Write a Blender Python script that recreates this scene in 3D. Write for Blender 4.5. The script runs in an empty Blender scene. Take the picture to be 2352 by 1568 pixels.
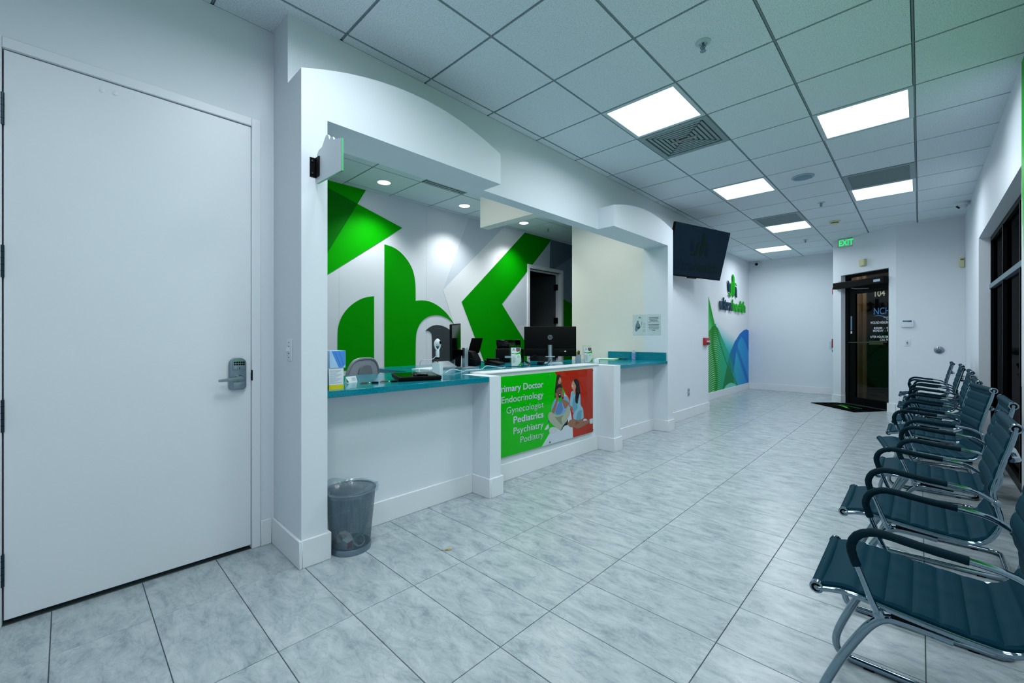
import bpy, bmesh, math, random
from mathutils import Vector, Matrix
random.seed(7)
sc = bpy.context.scene
COL = sc.collection
PI = math.pi

# ------------------------------------------------------------------ camera, world, exposure
cam_d = bpy.data.cameras.new('camera')
cam_d.sensor_width = 36.0
cam_d.sensor_fit = 'HORIZONTAL'
cam_d.lens = 980.46 / 2352.0 * 36.0
cam_d.shift_y = -7.93 / 2352.0
cam_d.clip_start = 0.02
cam = bpy.data.objects.new('camera', cam_d)
COL.objects.link(cam)
cam.location = (0, 0, 1.218)
cam.rotation_euler = (PI / 2, 0, 0.7631)
sc.camera = cam

w = bpy.data.worlds.new('night')
sc.world = w
w.use_nodes = True
w.node_tree.nodes['Background'].inputs[0].default_value = (0.16, 0.17, 0.17, 1)
w.node_tree.nodes['Background'].inputs[1].default_value = 0.35

vs = sc.view_settings
vs.view_transform = 'Standard'
vs.look = 'None'
vs.gamma = 1.0
vs.use_curve_mapping = False
vs.exposure = 1.19
PANEL_W = 7.0            # brightness of the ceiling light panels
DOWN_W = 3.0            # brightness of the reception downlights
sc.cycles.max_bounces = 5
sc.cycles.diffuse_bounces = 3
sc.cycles.glossy_bounces = 3
sc.cycles.transparent_max_bounces = 10
sc.cycles.sample_clamp_indirect = 6.0
sc.cycles.use_denoising = True
sc.cycles.use_adaptive_sampling = True
sc.cycles.adaptive_threshold = 0.07

# ------------------------------------------------------------------ helpers
def lin(r, g, b):
    f = lambda v: (v / 12.92) if v <= 0.04045 else ((v + 0.055) / 1.055) ** 2.4
    return (f(r / 255.0), f(g / 255.0), f(b / 255.0))

MATS = {}
def mat(name, rgb=(200, 200, 200), rough=0.5, metal=0.0, spec=0.5, noise=0.0, nscale=30.0, bump=0.0, bscale=60.0,
        emit=None, estr=0.0, alpha=1.0, trans=0.0, coat=0.0, linear=None):
    if name in MATS:
        return MATS[name]
    m = bpy.data.materials.new(name)
    m.use_nodes = True
    nt = m.node_tree
    b = nt.nodes['Principled BSDF']
    c = linear or lin(*rgb)
    b.inputs['Base Color'].default_value = (*c, 1)
    b.inputs['Roughness'].default_value = rough
    b.inputs['Metallic'].default_value = metal
    b.inputs['Specular IOR Level'].default_value = spec
    b.inputs['Alpha'].default_value = alpha
    b.inputs['Transmission Weight'].default_value = trans
    b.inputs['Coat Weight'].default_value = coat
    if emit:
        b.inputs['Emission Color'].default_value = (*lin(*emit), 1)
        b.inputs['Emission Strength'].default_value = estr
    tc = None
    if noise > 0 or bump > 0:
        tc = nt.nodes.new('ShaderNodeTexCoord')
    if noise > 0:
        n = nt.nodes.new('ShaderNodeTexNoise')
        n.inputs['Scale'].default_value = nscale
        n.inputs['Detail'].default_value = 1.5
        nt.links.new(tc.outputs['Object'], n.inputs['Vector'])
        mx = nt.nodes.new('ShaderNodeMix')
        mx.data_type = 'RGBA'
        mx.inputs[6].default_value = (*[v * (1 - noise) for v in c], 1)
        mx.inputs[7].default_value = (*[min(1, v * (1 + noise)) for v in c], 1)
        nt.links.new(n.outputs['Fac'], mx.inputs[0])
        nt.links.new(mx.outputs[2], b.inputs['Base Color'])
    if bump > 0:
        n2 = nt.nodes.new('ShaderNodeTexNoise')
        n2.inputs['Scale'].default_value = bscale
        n2.inputs['Detail'].default_value = 3
        nt.links.new(tc.outputs['Object'], n2.inputs['Vector'])
        bp = nt.nodes.new('ShaderNodeBump')
        bp.inputs['Strength'].default_value = bump
        bp.inputs['Distance'].default_value = 0.003
        nt.links.new(n2.outputs['Fac'], bp.inputs['Height'])
        nt.links.new(bp.outputs['Normal'], b.inputs['Normal'])
    if emit and name not in ('light_diffuser',): m.cycles.emission_sampling = 'NONE'
    MATS[name] = m
    return m

WL = {}   # world location of translation-only objects
class MB:
    def __init__(s):
        s.v = []; s.f = []
    def add(s, vs_, fs_):
        o = len(s.v)
        s.v += [tuple(p) for p in vs_]
        s.f += [tuple(i + o for i in f) for f in fs_]
        return s
    def box(s, x0, x1, y0, y1, z0, z1):
        x0, x1 = min(x0, x1), max(x0, x1); y0, y1 = min(y0, y1), max(y0, y1); z0, z1 = min(z0, z1), max(z0, z1)
        return s.add([(x0,y0,z0),(x1,y0,z0),(x1,y1,z0),(x0,y1,z0),(x0,y0,z1),(x1,y0,z1),(x1,y1,z1),(x0,y1,z1)],
              [(0,3,2,1),(4,5,6,7),(0,1,5,4),(1,2,6,5),(2,3,7,6),(3,0,4,7)])
    def tbox(s, M, sx, sy, sz):
        c = [(-1,-1,-1),(1,-1,-1),(1,1,-1),(-1,1,-1),(-1,-1,1),(1,-1,1),(1,1,1),(-1,1,1)]
        return s.add([M @ Vector((a*sx/2, b*sy/2, d*sz/2)) for a, b, d in c],
              [(0,3,2,1),(4,5,6,7),(0,1,5,4),(1,2,6,5),(2,3,7,6),(3,0,4,7)])
    def prism(s, poly, fn, d0, d1):
        """poly: 2D outline; fn(u, v, d) -> xyz; from depth d0 to d1"""
        n = len(poly)
        return s.add([fn(u, v, d0) for u, v in poly] + [fn(u, v, d1) for u, v in poly],
              [tuple(range(n)), tuple(range(2*n-1, n-1, -1))] + [(i, i+n, (i+1) % n + n, (i+1) % n) for i in range(n)])
    def face(s, pts):
        return s.add(pts, [tuple(range(len(pts)))])
    def tube(s, path, r, n=8, cap=True, closed=False):
        P = [Vector(p) for p in path]; m = len(P)
        rs = r if isinstance(r, (list, tuple)) else [r] * m
        base = len(s.v); up = None; rings = []
        for i in range(m):
            if closed: t = (P[(i+1) % m] - P[i-1])
            else: t = P[min(i+1, m-1)] - P[max(i-1, 0)]
            if t.length < 1e-9: t = Vector((0,0,1))
            t.normalize()
            if up is None:
                up = Vector((0,0,1)) if abs(t.z) < 0.9 else Vector((0,1,0))
            a = up - t * up.dot(t)
            if a.length < 1e-6: a = t.orthogonal()
            a.normalize(); b = t.cross(a); up = a
            rings.append([P[i] + (a * math.cos(2*PI*k/n) + b * math.sin(2*PI*k/n)) * rs[i] for k in range(n)])
        vv = [p for ring in rings for p in ring]; ff = []
        for i in range(m if closed else m - 1):
            j = (i + 1) % m
            for k in range(n):
                ff.append((i*n+k, i*n+(k+1) % n, j*n+(k+1) % n, j*n+k))
        if cap and not closed:
            ff.append(tuple(range(n-1, -1, -1))); ff.append(tuple((m-1)*n + k for k in range(n)))
        return s.add(vv, ff)
    def lathe(s, prof, c=(0,0,0), n=24, fn=None, cap=True):
        """prof: list of (r, z)"""
        vv = []
        for r, z in prof:
            for k in range(n):
                a = 2*PI*k/n
                p = (r*math.cos(a), r*math.sin(a), z)
                p = fn(*p) if fn else (c[0]+p[0], c[1]+p[1], c[2]+p[2])
                vv.append(p)
        ff = []
        for i in range(len(prof)-1):
            for k in range(n):
                ff.append((i*n+k, i*n+(k+1) % n, (i+1)*n+(k+1) % n, (i+1)*n+k))
        if cap:
            ff.append(tuple(range(n-1, -1, -1))); ff.append(tuple((len(prof)-1)*n + k for k in range(n)))
        return s.add(vv, ff)
    def build(s, name, m, parent=None, local=False, smooth=False, bevel=0.0, bseg=2, subd=0):
        v = [Vector(p) for p in s.v]
        if parent is not None:
            off = Vector((0,0,0)) if local else WL.get(parent.name, Vector((0,0,0)))
            loc = Vector((0,0,0))
            world = off
        else:
            xs = [p.x for p in v]; ys = [p.y for p in v]; zs = [p.z for p in v]
            off = Vector(((min(xs)+max(xs))/2, (min(ys)+max(ys))/2, min(zs)))
            loc = off; world = off
        me = bpy.data.meshes.new(name)
        me.from_pydata([tuple(p - off) for p in v], [], s.f)
        bm = bmesh.new(); bm.from_mesh(me)
        bmesh.ops.recalc_face_normals(bm, faces=bm.faces)
        if bevel > 0:
            es = [e for e in bm.edges if len(e.link_faces) == 2 and e.calc_face_angle(0) > 0.6]
            bmesh.ops.bevel(bm, geom=es, offset=bevel, segments=bseg, profile=0.5, affect='EDGES', clamp_overlap=True)
        bm.to_mesh(me); bm.free()
        if smooth or bevel > 0:
            me.polygons.foreach_set('use_smooth', [True] * len(me.polygons))
            try: me.set_sharp_from_angle(angle=math.radians(38))
            except Exception: pass
        if m is not None:
            me.materials.append(m)
        o = bpy.data.objects.new(name, me); COL.objects.link(o)
        o.location = loc
        if parent is not None: o.parent = parent
        WL[o.name] = world.copy()
        if subd:
            md = o.modifiers.new('sub', 'SUBSURF'); md.levels = subd; md.render_levels = subd
        return o

def tag(o, label=None, cat=None, group=None, kind=None):
    if label: o['label'] = label
    if cat: o['category'] = cat
    if group: o['group'] = group
    if kind: o['kind'] = kind
    return o
def thing(name, label, cat, loc=(0,0,0), rot=(0,0,0), group=None, kind=None):
    o = bpy.data.objects.new(name, None); COL.objects.link(o)
    o.empty_display_size = 0.05
    o.location = loc; o.rotation_euler = rot
    WL[o.name] = Vector(loc)
    return tag(o, label, cat, group, kind)
def copy_tree(o, parent=None):
    c = o.copy(); COL.objects.link(c); c.parent = parent
    for ch in list(o.children):
        copy_tree(ch, c)
    return c
def struct(name, mb, m, label, cat='wall', **k):
    return tag(mb.build(name, m, **k), label, cat, kind='structure')

def smooth_poly(P, ang=38, it=2):
    # rounds the shallow corners of a traced outline, keeps the sharp ones
    for _ in range(it):
        out = []; n = len(P)
        for i in range(n):
            a, b, c = Vector(P[i-1]), Vector(P[i]), Vector(P[(i+1) % n])
            d0, d1 = b - a, c - b
            if d0.length < 1e-6 or d1.length < 1e-6: continue
            if math.degrees(abs(d0.angle(d1))) < ang:
                out += [tuple(b - d0*0.25), tuple(b + d1*0.25)]
            else: out.append(tuple(b))
        P = out
    return P
# text ------------------------------------------------------------------
TXT = {}
def text_geo(s, bold=0.0, ext=0.0):
    key = (s, bold, ext)
    if key in TXT: return TXT[key]
    cu = bpy.data.curves.new('t', 'FONT')
    cu.body = s; cu.size = 1.0; cu.resolution_u = 4
    cu.offset = bold; cu.extrude = ext; cu.fill_mode = 'BOTH' if ext else 'FRONT'
    o = bpy.data.objects.new('t', cu); COL.objects.link(o)
    bpy.context.view_layer.update()
    dg = bpy.context.evaluated_depsgraph_get()
    me = bpy.data.meshes.new_from_object(o.evaluated_get(dg))
    v = [tuple(p.co) for p in me.vertices]; f = [tuple(p.vertices) for p in me.polygons]
    bpy.data.objects.remove(o); bpy.data.curves.remove(cu); bpy.data.meshes.remove(me)
    x0 = min(p[0] for p in v); x1 = max(p[0] for p in v)
    TXT[key] = ([(p[0]-x0, p[1], p[2]) for p in v], f, x1 - x0)
    return TXT[key]
def put_text(mb, s, org, u, vdir, cap, width=None, align='l', bold=0.0, ext=0.0, n=None):
    """writes s with its baseline start (l), middle (c) or end (r) at org; cap = cap height; width = total width if given"""
    v, f, wd = text_geo(s, bold, ext)
    k = cap / 0.70
    ku = (width / wd) if width else k
    tot = wd * ku
    sh = {'l': 0, 'c': -tot/2, 'r': -tot}[align]
    org = Vector(org); u = Vector(u); vdir = Vector(vdir)
    nn = Vector(n) if n else u.cross(vdir)
    mb.add([org + u*(p[0]*ku + sh) + vdir*(p[1]*k) + nn*p[2] for p in v], f)
    return tot

# ------------------------------------------------------------------ materials
def mat_paint(name, rgb, rough=0.55, bump=0.12):
    return mat(name, rgb, rough, noise=0.02, nscale=2.5)
PAINT = mat_paint('wall_paint', (227, 235, 242))
PAINT_DOOR = mat('door_paint', (231, 237, 243), 0.38, noise=0.02, nscale=3)
PAINT_BASE = mat('baseboard_paint', (233, 238, 242), 0.35, noise=0.02, nscale=6)
PAINT_BEIGE = mat_paint('reception_paint', (234, 234, 226))
TRIMLT = mat('white_plastic', (215, 228, 234), 0.4)
def stone_mat():
    m = bpy.data.materials.new('travertine_tile'); m.use_nodes = True
    nt = m.node_tree; b = nt.nodes['Principled BSDF']; L = nt.links.new
    tc = nt.nodes.new('ShaderNodeTexCoord'); oi = nt.nodes.new('ShaderNodeObjectInfo')
    ad = nt.nodes.new('ShaderNodeVectorMath'); ad.operation = 'ADD'
    cx = nt.nodes.new('ShaderNodeCombineXYZ')
    mu = nt.nodes.new('ShaderNodeMath'); mu.operation = 'MULTIPLY'; mu.inputs[1].default_value = 60
    mu2 = nt.nodes.new('ShaderNodeMath'); mu2.operation = 'MULTIPLY'; mu2.inputs[1].default_value = 37
    L(oi.outputs['Random'], mu.inputs[0]); L(oi.outputs['Random'], mu2.inputs[0])
    L(mu.outputs[0], cx.inputs[0]); L(mu2.outputs[0], cx.inputs[1])
    L(tc.outputs['Object'], ad.inputs[0]); L(cx.outputs[0], ad.inputs[1])
    mp = nt.nodes.new('ShaderNodeMapping'); mp.inputs['Scale'].default_value = (4.0, 9.0, 1)
    L(ad.outputs[0], mp.inputs['Vector'])
    n1 = nt.nodes.new('ShaderNodeTexNoise'); n1.inputs['Scale'].default_value = 1.5; n1.inputs['Detail'].default_value = 6; n1.inputs['Distortion'].default_value = 0.45
    n1.inputs['Roughness'].default_value = 0.76
    L(mp.outputs[0], n1.inputs['Vector'])
    r1 = nt.nodes.new('ShaderNodeValToRGB')
    e = r1.color_ramp.elements
    e[0].position = 0.28; e[0].color = (*lin(126, 143, 149), 1)
    e[1].position = 0.62; e[1].color = (*lin(183, 193, 197), 1)
    k = e.new(0.46); k.color = (*lin(163, 175, 180), 1)
    L(n1.outputs['Fac'], r1.inputs[0])
    # fine dark pits
    n2 = nt.nodes.new('ShaderNodeTexNoise'); n2.inputs['Scale'].default_value = 22; n2.inputs['Detail'].default_value = 3
    L(mp.outputs[0], n2.inputs['Vector'])
    r2 = nt.nodes.new('ShaderNodeValToRGB'); r2.color_ramp.elements[0].position = 0.66; r2.color_ramp.elements[1].position = 0.74
    r2.color_ramp.elements[0].color = (0,0,0,1); r2.color_ramp.elements[1].color = (1,1,1,1)
    L(n2.outputs['Fac'], r2.inputs[0])
    mm = nt.nodes.new('ShaderNodeMath'); mm.operation = 'MULTIPLY'; mm.inputs[1].default_value = 0.35
    L(r2.outputs[0], mm.inputs[0])
    mx = nt.nodes.new('ShaderNodeMix'); mx.data_type = 'RGBA'; mx.inputs[7].default_value = (*lin(105, 125, 130), 1)
    L(mm.outputs[0], mx.inputs[0]); L(r1.outputs[0], mx.inputs[6])
    # thin veins
    n3 = nt.nodes.new('ShaderNodeTexNoise'); n3.inputs['Scale'].default_value = 1.1; n3.inputs['Detail'].default_value = 6; n3.inputs['Distortion'].default_value = 0.9
    L(mp.outputs[0], n3.inputs['Vector'])
    r3 = nt.nodes.new('ShaderNodeValToRGB'); q = r3.color_ramp.elements
    q[0].position = 0.485; q[0].color = (0,0,0,1); q[1].position = 0.515; q[1].color = (0,0,0,1)
    z = q.new(0.5); z.color = (1,1,1,1)
    L(n3.outputs['Fac'], r3.inputs[0])
    m3 = nt.nodes.new('ShaderNodeMath'); m3.operation = 'MULTIPLY'; m3.inputs[1].default_value = 0.30
    L(r3.outputs[0], m3.inputs[0])
    mx2 = nt.nodes.new('ShaderNodeMix'); mx2.data_type = 'RGBA'; mx2.inputs[7].default_value = (*lin(120, 140, 146), 1)
    L(m3.outputs[0], mx2.inputs[0]); L(mx.outputs[2], mx2.inputs[6])
    L(mx2.outputs[2], b.inputs['Base Color'])
    b.inputs['Roughness'].default_value = 0.27
    b.inputs['Specular IOR Level'].default_value = 0.5
    return m
STONE = stone_mat()
GROUT = mat('grout', (104, 120, 124), 0.8, noise=0.2, nscale=5)
def speckle_mat(name, base, fleck, scale, lo, hi, rough, mixf=0.6, bump=0.3):
    m = bpy.data.materials.new(name); m.use_nodes = True
    nt = m.node_tree; b = nt.nodes['Principled BSDF']; L = nt.links.new
    tc = nt.nodes.new('ShaderNodeTexCoord')
    n = nt.nodes.new('ShaderNodeTexNoise'); n.inputs['Scale'].default_value = scale; n.inputs['Detail'].default_value = 2
    L(tc.outputs['Object'], n.inputs['Vector'])
    r = nt.nodes.new('ShaderNodeValToRGB'); r.color_ramp.elements[0].position = lo; r.color_ramp.elements[1].position = hi
    r.color_ramp.elements[0].color = (0,0,0,1); r.color_ramp.elements[1].color = (mixf,mixf,mixf,1)
    L(n.outputs['Fac'], r.inputs[0])
    mx = nt.nodes.new('ShaderNodeMix'); mx.data_type = 'RGBA'
    mx.inputs[6].default_value = (*lin(*base), 1); mx.inputs[7].default_value = (*lin(*fleck), 1)
    L(r.outputs[0], mx.inputs[0]); L(mx.outputs[2], b.inputs['Base Color'])
    b.inputs['Roughness'].default_value = rough
    if bump:
        bp = nt.nodes.new('ShaderNodeBump'); bp.inputs['Strength'].default_value = bump; bp.inputs['Distance'].default_value = 0.002; bp.invert = True
        L(r.outputs[0], bp.inputs['Height']); L(bp.outputs[0], b.inputs['Normal'])
    MATS[name] = m
    return m
CEILTILE = speckle_mat('acoustic_tile', (227, 240, 247), (110, 142, 156), 210, 0.54, 0.68, 0.9, 0.7, 0.0)
TEEM = mat('ceiling_tee_metal', (118, 140, 146), 0.5)
TEEGAP = mat('ceiling_shadow_gap', (22, 30, 33), 0.9)
TEAL = speckle_mat('teal_laminate', (8, 138, 156), (2, 92, 112), 260, 0.5, 0.6, 0.14, 0.8, 0.0)
CHROME = mat('chrome', (136, 156, 168), 0.07, 1.0)
STEEL = mat('brushed_steel', (150, 164, 172), 0.28, 1.0, bump=0.05, bscale=300)
STEEL_D = mat('satin_nickel', (136, 152, 164), 0.34, 1.0)
ALU = mat('silver_aluminium', (176, 188, 196), 0.35, 0.9)
BRONZE = mat('dark_bronze_frame', (3, 4, 5), 0.45, 0.0, spec=0.1)
WINFR = mat('grey_window_mullion', (105, 130, 142), 0.35, 0.3)
BLACK = mat('black_plastic', (3, 4, 5), 0.5, spec=0.12)
BLACK_G = mat('black_gloss', (3, 4, 5), 0.08, spec=0.3)
RUBBER = mat('black_rubber', (3, 4, 4), 0.9, spec=0.02, noise=0.2, nscale=400)
LEATHER = mat('dark_leather', (7, 50, 65), 0.6, spec=0.05, noise=0.04, nscale=20)
LEATHER_B = mat('black_leather', (8, 34, 44), 0.6, spec=0.06, bump=0.3, bscale=600)
WHITE = mat('white_gloss', (226, 234, 238), 0.3)
PAPER = mat('paper_white', (222, 230, 234), 0.7)
INK = mat('printed_ink_dark', (50, 66, 78), 0.7)
INKGREY = mat('printed_ink_grey', (140, 156, 166), 0.7)
GREEN = mat('mural_green', (0, 142, 0), 0.6, spec=0.06)
GREEN_B = mat('mural_green_light', (4, 164, 0), 0.6, spec=0.06)
GREEN_D = mat('mural_green_deep', (0, 112, 10), 0.6, spec=0.06)
GREEN_M = mat('mural_green_mid', (4, 156, 0), 0.6, spec=0.06)
MGREY = mat('mural_grey', (212, 220, 230), 0.6, spec=0.2)
MGREY_L = mat('mural_pale', (226, 232, 238), 0.6, spec=0.2)
MGREY_D = mat('mural_shade', (198, 209, 222), 0.6, spec=0.2)
MSLATE = mat('mural_slate_ink', (94, 116, 134), 0.55)
MBLUE = mat('mural_blue_grey_ink', (128, 152, 174), 0.55)
MNAVY = mat('mural_charcoal_ink', (40, 50, 58), 0.55)
NAVY = mat('navy_acrylic', (12, 52, 76), 0.45, spec=0.1)
SIGNGREEN = mat('green_acrylic', (0, 164, 14), 0.45, spec=0.1)
RED = mat('alarm_red', (168, 20, 34), 0.35)
IVORY = mat('ivory_plastic', (214, 214, 168), 0.5)
VENTM = mat('vent_grey_metal', (138, 160, 164), 0.5, 0.1)
VENTD = mat('vent_dark_inside', (72, 92, 97), 0.8)
STUCCO = mat('tan_stucco', (196, 168, 140), 0.9, bump=0.5, bscale=80, noise=0.1, nscale=12)
STUCCO_L = mat('cream_trim', (226, 212, 190), 0.85, noise=0.06, nscale=12)
PAVE = mat('porch_paver', (92, 94, 96), 0.8, noise=0.15, nscale=8)
DIFFUSER = mat('light_diffuser', (240, 244, 248), 0.5, emit=(237, 246, 255), estr=0.9)
DIFFUSER_R = mat('reception_light_diffuser', (240, 244, 248), 0.5, emit=(250, 250, 246), estr=0.9)
DOWNLENS = mat('downlight_lens', (245, 245, 245), 0.5, emit=(255, 252, 245), estr=DOWN_W)
for m_ in (DIFFUSER, DIFFUSER_R, DOWNLENS): m_.cycles.emission_sampling = 'NONE'
def panel_lamp(parent, sx, sy, k, col):
    # the fixture's own light: its lens spreads the light downwards, a little less than a bare surface would
    l = bpy.data.lights.new('panel_lamp', 'AREA'); l.shape = 'RECTANGLE'; l.size = sx; l.size_y = sy
    l.energy = k * PI * sx * sy * 1.12; l.color = col; l.spread = math.radians(164)
    o = bpy.data.objects.new('panel_lamp', l); COL.objects.link(o); o.parent = parent; o.location = (0, 0, -0.004)
    return o
def glass_mat(name, tint, gloss=0.05, rough=0.02):
    m = bpy.data.materials.new(name); m.use_nodes = True
    nt = m.node_tree; nt.nodes.remove(nt.nodes['Principled BSDF'])
    t = nt.nodes.new('ShaderNodeBsdfTransparent'); t.inputs[0].default_value = (*tint, 1)
    g = nt.nodes.new('ShaderNodeBsdfGlossy'); g.inputs['Color'].default_value = (1, 1, 1, 1); g.inputs['Roughness'].default_value = rough
    fr = nt.nodes.new('ShaderNodeMix'); fr.data_type = 'FLOAT'
    mx = nt.nodes.new('ShaderNodeMixShader'); mx.inputs[0].default_value = gloss
    nt.links.new(t.outputs[0], mx.inputs[1]); nt.links.new(g.outputs[0], mx.inputs[2])
    nt.nodes.remove(fr)
    nt.links.new(mx.outputs[0], nt.nodes['Material Output'].inputs[0])
    MATS[name] = m
    return m
GLASS_DARK = glass_mat('tinted_window_glass', (0.02, 0.022, 0.02), 0.035)
GLASS_DOOR = glass_mat('door_glass', (0.50, 0.50, 0.44), 0.02)
ACRYL = glass_mat('clear_acrylic', (0.95, 0.97, 0.97), 0.04)
ACRYL_W = mat('frosted_acrylic', (214, 226, 234), 0.25, alpha=0.92)
ACRYL_EDGE = mat('acrylic_green_edge', (60, 170, 110), 0.25)
BAG = glass_mat('clear_bag', (0.84, 0.9, 0.93), 0.10, 0.25)
def mesh_metal():
    m = bpy.data.materials.new('wire_mesh_metal'); m.use_nodes = True
    nt = m.node_tree; b = nt.nodes['Principled BSDF']; L = nt.links.new
    b.inputs['Base Color'].default_value = (*lin(92, 116, 128), 1); b.inputs['Metallic'].default_value = 0.6; b.inputs['Roughness'].default_value = 0.4
    tc = nt.nodes.new('ShaderNodeTexCoord'); mp = nt.nodes.new('ShaderNodeMapping')
    L(tc.outputs['UV'], mp.inputs['Vector']); mp.inputs['Scale'].default_value = (300, 130, 1)
    ck = nt.nodes.new('ShaderNodeTexChecker'); ck.inputs['Scale'].default_value = 1.0
    L(mp.outputs[0], ck.inputs['Vector'])
    mr = nt.nodes.new('ShaderNodeMapRange'); mr.inputs[3].default_value = 0.32; mr.inputs[4].default_value = 0.92
    L(ck.outputs['Fac'], mr.inputs[0]); L(mr.outputs[0], b.inputs['Alpha'])
    return m
MESHM = mesh_metal()

# ------------------------------------------------------------------ main dimensions
CZ = 3.042                      # ceiling
XD, XW, XP, XI = -2.80, -2.567, -2.368, -2.70   # door wall, reception wall, pier face, wall back
XM, XF = -4.94, -2.985          # mural wall in the reception, mural wall at the far end
YF = 11.36                      # far wall
XR, YR = 0.485, 9.31            # window wall, short wall by the exit
HB = 2.418                      # underside of the header
CT = 0.922                      # counter top height
P1 = Vector((-1.2, 10.1)); P2 = Vector((-0.285, 9.31))
WD = (P2 - P1).normalized(); WN = Vector((WD.y, -WD.x))
if WN.y > 0: WN = -WN
WLEN = (P2 - P1).length
def ex(s_, off, z):
    p = P1 + WD * s_ + WN * off
    return (p.x, p.y, z)
# traced outlines of flat prints, in metres on their own surfaces
MURAL = {'mural_green_top': [(2.088, 3.046), (2.568, 3.053), (2.449, 2.846), (2.088, 2.951)], 'mural_green_dark': [(2.088, 2.951), (2.449, 2.846), (2.088, 2.204)], 'mural_green_bright': [(2.449, 2.846), (3.068, 2.67), (2.088, 1.951), (2.088, 2.204)], 'mural_letter_u': [(2.204, 0.836), (2.204, 1.292), (2.213, 1.36), (2.237, 1.435), (2.278, 1.512), (2.337, 1.584), (2.41, 1.646), (2.497, 1.699), (2.586, 1.729), (2.665, 1.741), (2.665, 0.81)], 'mural_letter_h': [(2.81, 0.696), (2.81, 2.411), (2.916, 2.401), (3.031, 2.356), (3.137, 2.267), (3.211, 2.172), (3.252, 2.065), (3.272, 1.932), (3.272, 1.722), (3.369, 1.737), (3.497, 1.732), (3.646, 1.679), (3.783, 1.589), (3.871, 1.501), (3.925, 1.431), (3.818, 1.506), (3.697, 1.541), (3.596, 1.544), (3.481, 1.521), (3.369, 1.451), (3.299, 1.343), (3.272, 1.224), (3.272, 0.664)], 'mural_letter_leg': [(3.437, 1.322), (3.513, 1.378), (3.612, 1.407), (3.731, 1.392), (3.818, 1.358), (3.871, 1.324), (3.925, 1.225), (3.939, 1.097), (3.939, 0.626), (3.546, 0.653), (3.546, 1.245), (3.53, 1.292), (3.489, 1.319)], 'mural_pale_chevron': [(4.969, 3.043), (5.481, 3.039), (4.077, 1.757), (4.543, 0.815), (4.178, 0.798), (3.925, 1.435), (3.735, 1.907)], 'mural_green_chevron': [(5.481, 3.039), (6.228, 3.043), (4.919, 1.773), (6.164, 0.416), (4.703, 0.496), (4.077, 1.757)], 'mural_slate': [(6.228, 3.043), (6.187, 2.972), (6.164, 2.508), (6.291, 2.504), (6.872, 2.808), (6.872, 3.048)], 'mural_blue_grey': [(6.291, 2.504), (6.872, 2.808), (6.876, 1.879), (6.584, 1.964), (6.164, 2.085), (6.164, 2.508)], 'mural_green_right': [(6.164, 2.085), (6.584, 1.964), (6.876, 1.879), (6.872, 0.159), (5.89, 0.248)], 'mural_grey_wedge': [(4.221, 3.04), (4.969, 3.043), (3.735, 1.907)], 'mural_grey_inner': [(6.228, 3.043), (6.187, 2.972), (6.164, 2.085), (5.261, 1.447), (4.919, 1.773)]}
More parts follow.
